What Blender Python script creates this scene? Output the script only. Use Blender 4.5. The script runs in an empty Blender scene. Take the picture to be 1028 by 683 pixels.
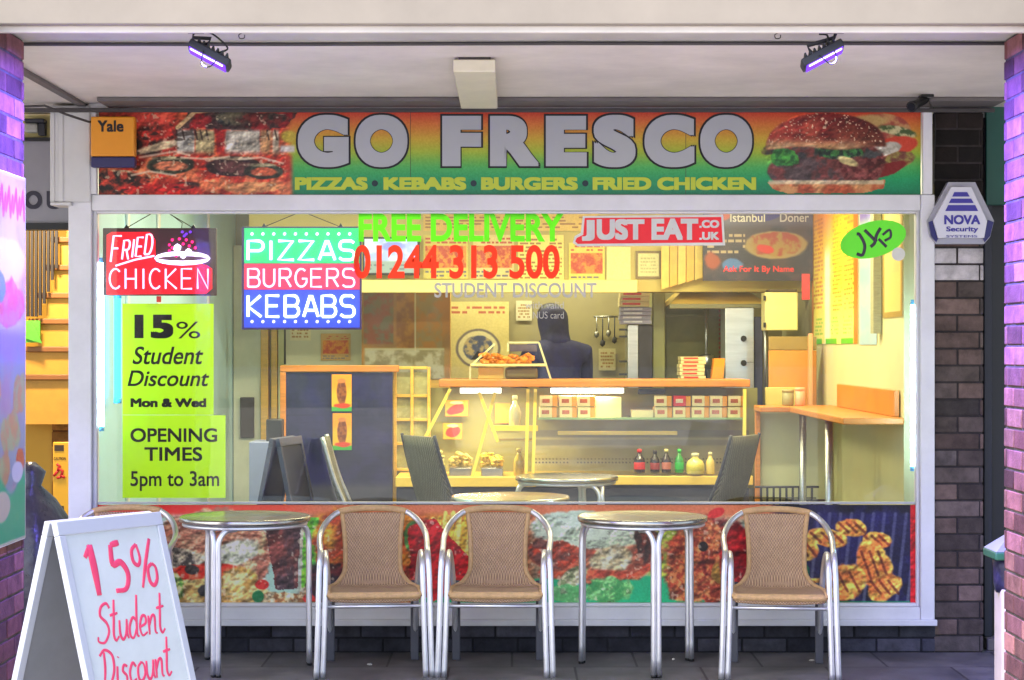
import bpy, bmesh, math, random
import numpy as np
from mathutils import Vector, Matrix
R = math.radians
random.seed(7)
SC = bpy.context.scene
COL = SC.collection

# ------------------------------------------------------------------ camera, world, sun, exposure
F = 1950.0; D0 = 9.75; CH = 1.525; HY = 350.0
cam_d = bpy.data.cameras.new('camera'); cam = bpy.data.objects.new('camera', cam_d); COL.objects.link(cam)
cam.location = (0, -D0, CH); cam.rotation_euler = (R(90), 0, 0)
cam_d.lens = F * 36.0 / 1028.0; cam_d.sensor_width = 36.0; cam_d.sensor_fit = 'HORIZONTAL'
cam_d.shift_y = 8.5 / 1028.0
cam_d.clip_end = 1000; cam_d.clip_start = 0.1
SC.camera = cam
W = bpy.data.worlds.new('World'); SC.world = W; W.use_nodes = True
nt = W.node_tree; bg = nt.nodes['Background']
sky = nt.nodes.new('ShaderNodeTexSky'); sky.sky_type = 'NISHITA'; sky.sun_disc = False
SUN_EL, SUN_AZ = R(55), R(235)     # azimuth measured clockwise from +Y
sky.sun_elevation = SUN_EL; sky.sun_rotation = SUN_AZ; sky.dust_density = 3.0; sky.air_density = 1.0; sky.ozone_density = 1.0
nt.links.new(sky.outputs[0], bg.inputs[0]); bg.inputs[1].default_value = 0.15
sun_d = bpy.data.lights.new('sun', 'SUN'); sun_d.energy = 1.5; sun_d.angle = R(15); sun_d.color = (1, .95, .88)
sun = bpy.data.objects.new('sun', sun_d); COL.objects.link(sun)
sd = Vector((math.sin(SUN_AZ) * math.cos(SUN_EL), math.cos(SUN_AZ) * math.cos(SUN_EL), math.sin(SUN_EL)))
sun.rotation_euler = sd.to_track_quat('Z', 'Y').to_euler()
SC.view_settings.view_transform = 'Standard'; SC.view_settings.look = 'None'
SC.view_settings.exposure = 1.6; SC.view_settings.gamma = 1; SC.view_settings.use_curve_mapping = False
SC.cycles.use_denoising = True
SC.cycles.max_bounces = 8; SC.cycles.transparent_max_bounces = 16; SC.cycles.sample_clamp_indirect = 6

# ------------------------------------------------------------------ helpers
def sY(Y): return (D0 + Y) / F
def PX(px, Y): return (px - 514) * sY(Y)
def PZ(py, Y): return CH - (py - HY) * sY(Y)
def P(px, py, Y): return Vector((PX(px, Y), Y, PZ(py, Y)))

def lin(c):
    c = np.asarray(c, dtype=float) / 255.0
    return np.where(c <= .04045, c / 12.92, ((c + .055) / 1.055) ** 2.4)

MATS = {}
def mat(name, rgb, rough=.5, metal=0., var=.10, scale=6., bump=0., bscale=60., emis=0., ecol=None, spec=.5, attr=False, stretch=None, alpha=None, trans=0., coat=0.):
    if name in MATS: return MATS[name]
    m = bpy.data.materials.new(name); m.use_nodes = True; n = m.node_tree.nodes; l = m.node_tree.links
    b = n['Principled BSDF']
    c = tuple(lin(rgb)) + (1,)
    tc = n.new('ShaderNodeTexCoord'); src = tc.outputs['Object']
    if stretch:
        mp = n.new('ShaderNodeMapping'); mp.inputs['Scale'].default_value = stretch; l.new(src, mp.inputs[0]); src = mp.outputs[0]
    nz = n.new('ShaderNodeTexNoise'); nz.inputs['Scale'].default_value = scale; nz.inputs['Detail'].default_value = 6; nz.inputs['Roughness'].default_value = .65
    l.new(src, nz.inputs['Vector'])
    mr = n.new('ShaderNodeMapRange'); mr.inputs['From Min'].default_value = .25; mr.inputs['From Max'].default_value = .75
    mr.inputs['To Min'].default_value = 1 - var * 1.3; mr.inputs['To Max'].default_value = 1 + var * .7
    l.new(nz.outputs['Fac'], mr.inputs['Value'])
    mx = n.new('ShaderNodeMix'); mx.data_type = 'RGBA'; mx.blend_type = 'MULTIPLY'; mx.inputs[0].default_value = 1
    if attr:
        at = n.new('ShaderNodeAttribute'); at.attribute_name = 'Col'; l.new(at.outputs['Color'], mx.inputs[6])
    else: mx.inputs[6].default_value = c
    l.new(mr.outputs[0], mx.inputs[7]); l.new(mx.outputs[2], b.inputs['Base Color'])
    b.inputs['Metallic'].default_value = metal; b.inputs['Specular IOR Level'].default_value = spec
    mr2 = n.new('ShaderNodeMapRange'); mr2.inputs['To Min'].default_value = max(rough - .08, .02); mr2.inputs['To Max'].default_value = min(rough + .1, 1)
    l.new(nz.outputs['Fac'], mr2.inputs['Value']); l.new(mr2.outputs[0], b.inputs['Roughness'])
    if coat: b.inputs['Coat Weight'].default_value = coat
    if bump:
        n2 = n.new('ShaderNodeTexNoise'); n2.inputs['Scale'].default_value = bscale; n2.inputs['Detail'].default_value = 5; l.new(src, n2.inputs['Vector'])
        bp = n.new('ShaderNodeBump'); bp.inputs['Strength'].default_value = bump; bp.inputs['Distance'].default_value = .01
        l.new(n2.outputs['Fac'], bp.inputs['Height']); l.new(bp.outputs[0], b.inputs['Normal'])
    if emis:
        b.inputs['Emission Strength'].default_value = emis
        if attr and ecol is None: l.new(at.outputs['Color'], b.inputs['Emission Color'])
        else: b.inputs['Emission Color'].default_value = tuple(lin(ecol or rgb)) + (1,)
    if trans:     # thin sheet lit from behind
        tr = n.new('ShaderNodeBsdfTranslucent'); l.new(mx.outputs[2], tr.inputs[0])
        ms = n.new('ShaderNodeMixShader'); ms.inputs[0].default_value = trans
        l.new(b.outputs[0], ms.inputs[1]); l.new(tr.outputs[0], ms.inputs[2]); l.new(ms.outputs[0], n['Material Output'].inputs[0])
    MATS[name] = m
    return m

def glass_mat(name, tint=(1, 1, 1), ior=1.45, rough=0.0):
    if name in MATS: return MATS[name]
    m = bpy.data.materials.new(name); m.use_nodes = True; n = m.node_tree.nodes; l = m.node_tree.links
    n.remove(n['Principled BSDF'])
    t = n.new('ShaderNodeBsdfTransparent'); t.inputs[0].default_value = tint + (1,)
    g = n.new('ShaderNodeBsdfGlossy'); g.inputs['Roughness'].default_value = rough
    fr = n.new('ShaderNodeFresnel'); fr.inputs[0].default_value = ior
    ms = n.new('ShaderNodeMixShader'); l.new(fr.outputs[0], ms.inputs[0]); l.new(t.outputs[0], ms.inputs[1]); l.new(g.outputs[0], ms.inputs[2])
    tc = n.new('ShaderNodeTexCoord'); mp = n.new('ShaderNodeMapping'); mp.inputs['Scale'].default_value = (1.4, 1, .7); mp.inputs['Rotation'].default_value = (0, .5, 0); l.new(tc.outputs['Object'], mp.inputs[0])
    nz = n.new('ShaderNodeTexNoise'); nz.inputs['Scale'].default_value = 3.5; nz.inputs['Detail'].default_value = 9; nz.inputs['Roughness'].default_value = .72; l.new(mp.outputs[0], nz.inputs[0])
    mr = n.new('ShaderNodeMapRange'); mr.inputs['From Min'].default_value = .48; mr.inputs['From Max'].default_value = .8; mr.inputs['To Max'].default_value = .045; l.new(nz.outputs[0], mr.inputs[0])
    df = n.new('ShaderNodeBsdfDiffuse'); df.inputs[0].default_value = (.75, .76, .78, 1); m2 = n.new('ShaderNodeMixShader')      # greasy film and smears
    l.new(mr.outputs[0], m2.inputs[0]); l.new(ms.outputs[0], m2.inputs[1]); l.new(df.outputs[0], m2.inputs[2])
    l.new(m2.outputs[0], n['Material Output'].inputs[0])
    MATS[name] = m
    return m

def tag(o, label=None, cat=None, group=None, kind=None):
    if label: o['label'] = label
    if cat: o['category'] = cat
    if group: o['group'] = group
    if kind: o['kind'] = kind
    return o
def thing(name, label, cat, loc=(0, 0, 0), rz=0, group=None):
    o = bpy.data.objects.new(name, None); COL.objects.link(o); o.empty_display_size = .1
    o.location = loc; o.rotation_euler = (0, 0, rz); o['origin_loc'] = tuple(loc)
    del o['origin_loc']
    return tag(o, label, cat, group)
def dup(root, loc, rz, label=None, group=None):
    r = root.copy(); COL.objects.link(r); r.location = loc; r.rotation_euler = (0, 0, rz)
    tag(r, label, None, group)
    def rec(a, b):
        for ch in list(a.children):
            c = ch.copy(); COL.objects.link(c); c.parent = b; rec(ch, c)
    rec(root, r)
    return r

def cr(pts, n=6, closed=False):
    pts = [Vector(p) for p in pts]; out = []
    m = len(pts); rng = range(m if closed else m - 1)
    for i in rng:
        p1 = pts[i]; p2 = pts[(i + 1) % m]
        p0 = pts[i - 1] if (i > 0 or closed) else p1 * 2 - p2
        p3 = pts[(i + 2) % m] if (i + 2 < m or closed) else p2 * 2 - p1
        for k in range(n):
            t = k / n
            out.append(.5 * ((2 * p1) + (-p0 + p2) * t + (2 * p0 - 5 * p1 + 4 * p2 - p3) * t * t + (-p0 + 3 * p1 - 3 * p2 + p3) * t ** 3))
    if not closed: out.append(pts[-1])
    return out

_TXT = {}
def text_geo(txt, offset=0., shear=0., res=8):
    k = (txt, offset, shear)
    if k not in _TXT:
        cu = bpy.data.curves.new('lettering', 'FONT'); cu.body = txt; cu.size = 1; cu.offset = offset; cu.shear = shear
        cu.extrude = .5; cu.resolution_u = res
        ob = bpy.data.objects.new('lettering', cu); COL.objects.link(ob)
        me = bpy.data.meshes.new_from_object(ob.evaluated_get(bpy.context.evaluated_depsgraph_get()))
        vs = [tuple(v.co) for v in me.vertices]; fs = [tuple(p.vertices) for p in me.polygons]
        bpy.data.objects.remove(ob); bpy.data.meshes.remove(me); bpy.data.curves.remove(cu)
        xs = [v[0] for v in vs]; ys = [v[1] for v in vs]
        x0, x1, y0, y1 = min(xs), max(xs), min(ys), max(ys)
        _TXT[k] = ([((v[0] - x0) / (x1 - x0), (v[1] - y0) / (y1 - y0), v[2] + .5) for v in vs], fs, (x1 - x0) / (y1 - y0))
    return _TXT[k]

class MB:
    def __init__(s):
        s.bm = bmesh.new(); s.cl = s.bm.verts.layers.float_color.new('Col'); s.color = (1, 1, 1, 1)
    def v(s, co):
        v = s.bm.verts.new(co); v[s.cl] = s.color; return v
    def face(s, vs, smooth=False):
        try: f = s.bm.faces.new(vs); f.smooth = smooth; return f
        except ValueError: return None
    def box(s, x0, x1, y0, y1, z0, z1, bev=0., M=None):
        x0, x1 = min(x0, x1), max(x0, x1); y0, y1 = min(y0, y1), max(y0, y1); z0, z1 = min(z0, z1), max(z0, z1)
        co = [(x, y, z) for x in (x0, x1) for y in (y0, y1) for z in (z0, z1)]
        vs = [s.v(M @ Vector(c) if M else c) for c in co]
        fs = [s.face([vs[i] for i in q]) for q in ((0, 1, 3, 2), (4, 6, 7, 5), (0, 4, 5, 1), (2, 3, 7, 6), (0, 2, 6, 4), (1, 5, 7, 3))]
        if bev:
            bev = min(bev, .45 * min(x1 - x0, y1 - y0, z1 - z0))
            ed = list({e for f in fs for e in f.edges})
            r = bmesh.ops.bevel(s.bm, geom=ed, offset=bev, segments=2, affect='EDGES', profile=.6)
            for f in r['faces']: f.smooth = True
            for v in r['verts']: v[s.cl] = s.color
        return s
    def pbox(s, a, b, c, d, Y0, Y1, bev=0.):      # a,b,c,d: picture box of the front face at distance Y0
        return s.box(PX(a, Y0), PX(c, Y0), Y0, Y1, PZ(d, Y0), PZ(b, Y0), bev)
    def tube(s, pts, r, seg=8, closed=False, flat=1., cap=True):
        pts = [Vector(p) for p in pts]; n = len(pts)
        rr = r if isinstance(r, (list, tuple)) else [r] * n
        T = []
        for i in range(n):
            a = pts[i - 1] if (i > 0 or closed) else pts[i]; b = pts[(i + 1) % n] if (i < n - 1 or closed) else pts[i]
            t = (b - a); T.append(t.normalized() if t.length > 1e-9 else Vector((0, 0, 1)))
        u = Vector((0, 1, 0)) if abs(T[0].y) < .9 else Vector((1, 0, 0))
        rings = []
        for i in range(n):
            u = (u - T[i] * u.dot(T[i])); u = u.normalized() if u.length > 1e-6 else T[i].orthogonal().normalized()
            w = T[i].cross(u)
            rings.append([s.v(pts[i] + (u * math.cos(2 * math.pi * k / seg) * flat + w * math.sin(2 * math.pi * k / seg)) * rr[i]) for k in range(seg)])
        for i in range(n if closed else n - 1):
            a = rings[i]; b = rings[(i + 1) % n]
            for k in range(seg): s.face([a[k], a[(k + 1) % seg], b[(k + 1) % seg], b[k]], True)
        if cap and not closed: s.face(rings[0][::-1]); s.face(rings[-1])
        return s
    def bar(s, a, b, w, h=None):      # square bar
        a = Vector(a); b = Vector(b); h = h or w; t = (b - a).normalized()
        u = t.cross(Vector((0, 1, 0))); u = u.normalized() if u.length > 1e-3 else Vector((1, 0, 0)); q = t.cross(u)
        vs = [s.v(p + u * (w / 2 * i) + q * (h / 2 * j)) for p in (a, b) for i, j in ((-1, -1), (1, -1), (1, 1), (-1, 1))]
        for qd in ((0, 1, 2, 3), (7, 6, 5, 4), (0, 4, 5, 1), (1, 5, 6, 2), (2, 6, 7, 3), (3, 7, 4, 0)): s.face([vs[i] for i in qd])
        return s
    def lathe(s, prof, c=(0, 0, 0), seg=24, sx=1., sy=1.):
        c = Vector(c); rings = []
        for r, z in prof:
            rings.append([s.v(c + Vector((r * sx * math.cos(2 * math.pi * k / seg), r * sy * math.sin(2 * math.pi * k / seg), z))) for k in range(seg)])
        for a, b in zip(rings, rings[1:]):
            for k in range(seg): s.face([a[k], a[(k + 1) % seg], b[(k + 1) % seg], b[k]], True)
        s.face(rings[0][::-1]); s.face(rings[-1]); return s
    def prism(s, pts, fn, d0, d1):     # outline (u,v) extruded along w
        a = [s.v(fn(u, v, d0)) for u, v in pts]; b = [s.v(fn(u, v, d1)) for u, v in pts]; n = len(pts)
        s.face(a[::-1]); s.face(b)
        for i in range(n): s.face([a[i], a[(i + 1) % n], b[(i + 1) % n], b[i]])
        return s
    def pprism(s, pts, Y, d):          # outline in picture pixels, front face at distance Y, d deep
        return s.prism([(PX(a, Y), PZ(b, Y)) for a, b in pts], lambda u, v, w: Vector((u, Y + w, v)), 0, d)
    def text(s, txt, fn, depth=.003, offset=0., shear=0., base=0., flat=False):
        e = max(0, offset)      # heavier letters: the outline is struck several times, slightly apart
        vs, fs, asp = text_geo(txt, base, shear)
        dv = e / .72; du = dv / asp
        for k, (i, j) in enumerate([(0, 0)] + [(r_ * p, r_ * q) for r_ in ((.5, 1) if e > .04 else (1,)) for p in (-1, 0, 1) for q in (-1, 0, 1) if p or q] if e > .002 else [(0, 0)]):
            nv = [s.v(fn((u + i * du + du) / (1 + 2 * du), (v + j * dv + dv) / (1 + 2 * dv), w * depth * (1 - .015 * k))) for u, v, w in vs]
            for f in fs:
                if not flat or all(vs[i_][2] > .99 for i_ in f): s.face([nv[i_] for i_ in f])
        if flat: bmesh.ops.delete(s.bm, geom=[v for v in s.bm.verts if not v.link_faces], context='VERTS')
        return s
    def ptext(s, txt, a, b, c, d, Y, depth=.003, offset=0., shear=0., base=0., flat=False):   # front surface stands depth proud of Y
        x0, x1, z0, z1 = PX(a, Y), PX(c, Y), PZ(d, Y), PZ(b, Y)
        return s.text(txt, lambda u, v, w: Vector((x0 + u * (x1 - x0), Y - w, z0 + v * (z1 - z0))), depth, offset, shear, base, flat)
    def ball(s, c, rx, ry, rz, sub=2, rough=0.):
        r = bmesh.ops.create_icosphere(s.bm, subdivisions=sub, radius=1)
        for v in r['verts']:
            k = 1 + (random.uniform(-rough, rough) if rough else 0)
            v.co = Vector((c[0] + v.co.x * rx * k, c[1] + v.co.y * ry * k, c[2] + v.co.z * rz * k)); v[s.cl] = s.color
            for f in v.link_faces: f.smooth = not rough
        return s
    def build(s, name, m, parent=None, local=False):
        bmesh.ops.recalc_face_normals(s.bm, faces=s.bm.faces[:])
        me = bpy.data.meshes.new(name); s.bm.to_mesh(me); s.bm.free()
        o = bpy.data.objects.new(name, me); COL.objects.link(o)
        if m: me.materials.append(m)
        if parent:
            r = parent
            while r.parent: r = r.parent
            if not local: me.transform(Matrix.Translation(-r.location))
            o.parent = parent
        elif not local:      # a single-mesh thing: origin at the middle of its base
            co = [v.co for v in me.vertices]
            c = Vector(((min(v.x for v in co) + max(v.x for v in co)) / 2, (min(v.y for v in co) + max(v.y for v in co)) / 2, min(v.z for v in co)))
            me.transform(Matrix.Translation(-c)); o.location = c
        return o

# ------------------------------------------------------------------ printed pictures (colour per vertex of a fine sheet)
_rs = np.random.RandomState(3); _TAB = _rs.rand(256, 256)
def vnoise(x, y, seed=0):
    x = x + seed * 17.3; y = y + seed * 9.7
    xi = np.floor(x).astype(int); yi = np.floor(y).astype(int); fx = x - xi; fy = y - yi
    fx = fx * fx * (3 - 2 * fx); fy = fy * fy * (3 - 2 * fy)
    g = lambda a, b: _TAB[a % 256, b % 256]
    return (g(xi, yi) * (1 - fx) + g(xi + 1, yi) * fx) * (1 - fy) + (g(xi, yi + 1) * (1 - fx) + g(xi + 1, yi + 1) * fx) * fy
def fbm(x, y, o=4, seed=0):
    s = 0; a = .5; t = 0
    for i in range(o): s = s + a * vnoise(x * 2 ** i, y * 2 ** i, seed + i); t += a; a *= .55
    return s / t
def ss(a, b, x):
    t = np.clip((x - a) / (b - a), 0, 1); return t * t * (3 - 2 * t)
class Paint:
    def __init__(s, x0, y0, x1, y1, res):
        nx = max(2, int((x1 - x0) * res)); ny = max(2, int((y1 - y0) * res))
        s.X, s.Y = np.meshgrid(np.linspace(x0, x1, nx), np.linspace(y0, y1, ny)); s.C = np.ones(s.X.shape + (3,)) * 255.
    def put(s, m, c, a=1.):
        m = (m * a)[..., None]; c = np.asarray(c, dtype=float); s.C = s.C * (1 - m) + c * m
    def ell(s, cx, cy, rx, ry, rot=0, wob=.12, soft=.1, seed=1, ws=.12):
        dx = s.X - cx; dy = s.Y - cy; c, n = math.cos(rot), math.sin(rot)
        u = (dx * c + dy * n) / rx; v = (-dx * n + dy * c) / ry
        d = np.sqrt(u * u + v * v) + (fbm(s.X * ws, s.Y * ws, 3, seed) - .5) * 2 * wob
        return 1 - ss(1 - soft, 1 + soft, d)
    def rect(s, x0, y0, x1, y1, soft=.6):
        return ss(x0 - soft, x0 + soft, s.X) * (1 - ss(x1 - soft, x1 + soft, s.X)) * ss(y0 - soft, y0 + soft, s.Y) * (1 - ss(y1 - soft, y1 + soft, s.Y))
    def poly(s, pts, wob=0., seed=1):
        X = s.X + (fbm(s.X * .15, s.Y * .15, 3, seed) - .5) * wob; Y = s.Y + (fbm(s.X * .15, s.Y * .15, 3, seed + 5) - .5) * wob
        m = np.zeros(X.shape, bool); n = len(pts)
        for i in range(n):
            (ax, ay), (bx, by) = pts[i], pts[(i + 1) % n]
            if ay == by: continue
            m ^= ((ay > Y) != (by > Y)) & (X < (bx - ax) * (Y - ay) / (by - ay) + ax)
        return m.astype(float)
    def line(s, pts, w, soft=.5):
        d = np.full(s.X.shape, 1e9)
        for (ax, ay), (bx, by) in zip(pts, pts[1:]):
            L = (bx - ax) ** 2 + (by - ay) ** 2 + 1e-9
            t = np.clip(((s.X - ax) * (bx - ax) + (s.Y - ay) * (by - ay)) / L, 0, 1)
            d = np.minimum(d, np.hypot(s.X - ax - t * (bx - ax), s.Y - ay - t * (by - ay)))
        return 1 - ss(w - soft, w + soft, d)
    def mixn(s, a, b, sc=.2, seed=1, lo=.35, hi=.65, sy=None):
        k = ss(lo, hi, fbm(s.X * sc, s.Y * (sy or sc), 4, seed))[..., None]
        return np.asarray(a, float) * (1 - k) + np.asarray(b, float) * k
    def relief(s, m, sc, k, seed):       # the printed photograph's own lumpy light and dark
        h = fbm(s.X * sc, s.Y * sc * 1.2, 3, seed); gy, gx = np.gradient(h)
        d = s.X[0, 1] - s.X[0, 0]; g = -(gx * .6 + gy) / d / sc
        s.C = s.C * (1 + np.clip(g * k, -.55, .6) * m)[..., None]
    def speck(s, sc, thr, seed):       # small grains such as sesame
        return ss(thr, thr + .08, vnoise(s.X * sc, s.Y * sc, seed))
    def menu(s, x0, y0, x1, y1, c, n, seed=0, fill=.8):   # rows of small print, too small to read
        rng = random.Random(seed); h = (y1 - y0) / n
        for i in range(n):
            x = x0
            while x < x1 - 1:
                w = rng.uniform(.06, .2) * (x1 - x0)
                if rng.random() < fill: s.put(s.rect(x, y0 + i * h + h * .22, min(x + w, x1), y0 + i * h + h * .72, .25), c, .85)
                x += w + .04 * (x1 - x0)
def sheet(name, p, fn, m, parent=None, gain=1.0):
    """p: Paint; fn(u,v)->world point with u right, v down in 0..1. A sheet 1 mm thick."""
    ny, nx = p.X.shape
    u, v = np.meshgrid(np.linspace(0, 1, nx), np.linspace(0, 1, ny))
    o, eu, ev = (np.array(fn(a, b)) for a, b in ((0, 0), (1, 0), (0, 1)))
    eu = eu - o; ev = ev - o; nrm = np.cross(ev, eu); nrm = nrm / np.linalg.norm(nrm)
    co = o + u[..., None] * eu + v[..., None] * ev
    co = co.reshape(-1, 3)
    idx = np.arange(nx * ny).reshape(ny, nx)
    q = np.stack([idx[:-1, :-1], idx[1:, :-1], idx[1:, 1:], idx[:-1, 1:]], -1).reshape(-1, 4)
    N = len(co)
    back = np.array([o, o + eu, o + eu + ev, o + ev]) - nrm * -.0012
    # find which way is the viewer: back stays away from camera
    c0 = co.mean(0); toc = np.array([0, -D0, CH]) - c0
    if np.dot(back.mean(0) - c0, toc) > 0: back = np.array([o, o + eu, o + eu + ev, o + ev]) - nrm * .0012
    me = bpy.data.meshes.new(name)
    faces = q.tolist() + [[N, N + 1, N + 2, N + 3], [0, nx - 1, N + 1, N], [nx - 1, nx * ny - 1, N + 2, N + 1], [nx * ny - 1, nx * (ny - 1), N + 3, N + 2], [nx * (ny - 1), 0, N, N + 3]]
    allco = np.vstack([co, back])
    rgb = lin(np.clip(p.C.reshape(-1, 3) * gain, 0, 250))
    rgb = np.vstack([rgb, np.full((4, 3), .7)])
    root = None
    if parent:
        root = parent
        while root.parent: root = root.parent
        allco = allco - np.array(root.location)
        loc = None
    else:
        loc = back.mean(0); loc[2] = allco[:, 2].min(); allco = allco - loc
    me.from_pydata(allco.tolist(), [], faces)
    a = me.attributes.new('Col', 'FLOAT_COLOR', 'POINT')
    a.data.foreach_set('color', np.hstack([rgb, np.ones((len(rgb), 1))]).astype(np.float32).ravel())
    me.materials.append(m); ob = bpy.data.objects.new(name, me); COL.objects.link(ob)
    if parent: ob.parent = parent
    else: ob.location = loc
    return ob
def front(a, b, c, d, Y):
    x0, x1, z0, z1 = PX(a, Y), PX(c, Y), PZ(d, Y), PZ(b, Y)
    return lambda u, v: (x0 + u * (x1 - x0), Y, z1 + v * (z0 - z1))

# ------------------------------------------------------------------ materials
M_soffit = mat('painted_soffit', (226, 218, 210), .6, var=.17, scale=1.8, bump=.08, bscale=14)
M_fascia = mat('fascia_paint', (150, 140, 128), .55, var=.12, scale=2.2)
M_trim = mat('dark_trim', (70, 66, 66), .6, var=.25)
M_upvc = mat('white_upvc', (224, 224, 228), .35, var=.10, scale=4)
M_upvc2 = mat('aged_white_panel', (208, 208, 208), .45, var=.08, scale=3)
M_glass = glass_mat('window_glass')
M_brick = mat('brick_faces', (150, 90, 80), .85, var=.42, scale=13, bump=.35, bscale=90, attr=True, spec=.25)
M_alu = mat('polished_aluminium', (236, 237, 243), .36, .85, var=.10, scale=9)
M_steel = mat('brushed_steel', (188, 190, 192), .36, 1., var=.14, scale=5, stretch=(1, 1, 12))
M_alu_dk = mat('dull_aluminium', (92, 92, 102), .5, .3, var=.15)
M_black = mat('black_plastic', (22, 22, 24), .4, var=.2)
M_dark = mat('dark_grey_paint', (46, 47, 56), .55, var=.2)
M_print = mat('glossy_print', (255, 255, 255), .32, var=.03, attr=True)
M_printm = mat('matt_print', (255, 255, 255), .6, var=.03, attr=True)
M_wood = mat('orange_wood', (206, 128, 52), .4, var=.25, scale=4, stretch=(1, 6, 14))
M_woody = mat('yellow_pine', (226, 176, 74), .4, var=.18, scale=4, stretch=(1, 6, 10))
M_cream = mat('cream_wall', (212, 206, 158), .55, var=.07, scale=2)
M_white = mat('white_paint', (226, 228, 226), .5, var=.05)
M_wicker_edge = mat('wicker_wrap', (208, 168, 120), .55, var=.2, scale=40, bump=.5, bscale=150)

def weave_mat(name, a, b, sc):
    m = bpy.data.materials.new(name); m.use_nodes = True; n = m.node_tree.nodes; l = m.node_tree.links; bs = n['Principled BSDF']
    tc = n.new('ShaderNodeTexCoord'); sep = n.new('ShaderNodeSeparateXYZ'); l.new(tc.outputs['Object'], sep.inputs[0])
    def osc(sock, k, ph=None):
        mu = n.new('ShaderNodeMath'); mu.operation = 'MULTIPLY'; mu.inputs[1].default_value = k; l.new(sock, mu.inputs[0])
        si = n.new('ShaderNodeMath'); si.operation = 'SINE'; l.new(mu.outputs[0], si.inputs[0]); return si.outputs[0]
    ad = n.new('ShaderNodeMath'); ad.operation = 'SUBTRACT'; l.new(sep.outputs[2], ad.inputs[0]); l.new(sep.outputs[1], ad.inputs[1])
    sx = osc(sep.outputs[0], sc); sz = osc(ad.outputs[0], sc * .8)
    pr = n.new('ShaderNodeMath'); pr.operation = 'MULTIPLY'; l.new(sx, pr.inputs[0]); l.new(sz, pr.inputs[1])
    nz = n.new('ShaderNodeTexNoise'); nz.inputs['Scale'].default_value = 30; l.new(tc.outputs['Object'], nz.inputs[0])
    mr = n.new('ShaderNodeMapRange'); mr.inputs['From Min'].default_value = -1; l.new(pr.outputs[0], mr.inputs[0])
    m2 = n.new('ShaderNodeMath'); m2.operation = 'MULTIPLY'; l.new(mr.outputs[0], m2.inputs[0]); 
    mr3 = n.new('ShaderNodeMapRange'); mr3.inputs['To Min'].default_value = .5; mr3.inputs['To Max'].default_value = 1.3; l.new(nz.outputs[0], mr3.inputs[0]); l.new(mr3.outputs[0], m2.inputs[1])
    mx = n.new('ShaderNodeMix'); mx.data_type = 'RGBA'; l.new(m2.outputs[0], mx.inputs[0])
    mx.inputs[6].default_value = tuple(lin(a)) + (1,); mx.inputs[7].default_value = tuple(lin(b)) + (1,)
    l.new(mx.outputs[2], bs.inputs['Base Color']); bs.inputs['Roughness'].default_value = .6
    bp = n.new('ShaderNodeBump'); bp.inputs['Strength'].default_value = .8; bp.inputs['Distance'].default_value = .004
    l.new(mr.outputs[0], bp.inputs['Height']); l.new(bp.outputs[0], bs.inputs['Normal'])
    return m
M_weave = weave_mat('wicker_weave', (138, 106, 82), (216, 180, 144), 470)
M_weave_dk = weave_mat('dark_weave', (52, 50, 40), (122, 118, 92), 330)

def lum(name, rgb, st): 
    if name in MATS: return MATS[name]
    m = bpy.data.materials.new(name); m.use_nodes = True; n = m.node_tree.nodes; l = m.node_tree.links
    n.remove(n['Principled BSDF']); e = n.new('ShaderNodeEmission'); e.inputs[0].default_value = tuple(lin(rgb)) + (1,); e.inputs[1].default_value = st
    l.new(e.outputs[0], n['Material Output'].inputs[0]); MATS[name] = m; return m
L_white = lum('lamp_white', (255, 250, 240), 3.0)
L_cool = lum('lamp_cool', (185, 238, 255), 16.0)
L_purple = lum('lamp_purple', (110, 60, 240), .8)
def area(name, parent, loc, rot, sx, sy, power, color):
    d = bpy.data.lights.new(name, 'AREA'); d.shape = 'RECTANGLE'; d.size = sx; d.size_y = sy; d.energy = power; d.color = color
    o = bpy.data.objects.new(name, d); COL.objects.link(o); o.rotation_euler = rot
    r = parent
    while r.parent: r = r.parent
    o.location = Vector(loc) - r.location; o.parent = parent
    return o

# ------------------------------------------------------------------ bricks
def bricks(mb, x0, x1, y0, y1, z0, z1, faces, pal, ch=.08, bl=.225, mort=(92, 86, 84), paint=None):
    """mortar core with single bricks standing 5 mm proud on the faces given"""
    g = .010; pr = .005
    mb.color = tuple(lin(mort)) + (1,); mb.box(x0, x1, y0, y1, z0, z1)
    nc = int(round((z1 - z0) / ch)); h = (z1 - z0) / nc
    for k in range(nc):
        za, zb = z0 + k * h + g / 2, z0 + (k + 1) * h - g / 2
        for f in faces:
            a0, a1 = (x0, x1) if f[0] == 'y' else (y0, y1)
            a = a0 - (bl / 2 if k % 2 else 0) - random.uniform(0, .004)
            while a < a1:
                p, q = max(a, a0) + (g / 2 if a > a0 else -pr), min(a + bl, a1) - (g / 2 if a + bl < a1 else -pr)
                if q - p > .02:
                    c = random.choice(pal); t = random.uniform(.68, 1.2); c = tuple(min(255, t * w) for w in c)
                    if paint: c = paint(k, (za + zb) / 2, c)
                    mb.color = tuple(lin(c)) + (1,)
                    e = random.uniform(-.0012, .0012)
                    if f == 'y-': mb.box(p, q, y0 - pr + e, y0 + .01, za, zb, .004)
                    elif f == 'x-': mb.box(x0 - pr + e, x0 + .01, p, q, za, zb, .004)
                    elif f == 'x+': mb.box(x1 - .01, x1 + pr + e, p, q, za, zb, .004)
                    elif f == 'y+': mb.box(p, q, y1 - .01, y1 + pr + e, za, zb, .004)
                a += bl
    mb.color = (1, 1, 1, 1)

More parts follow.
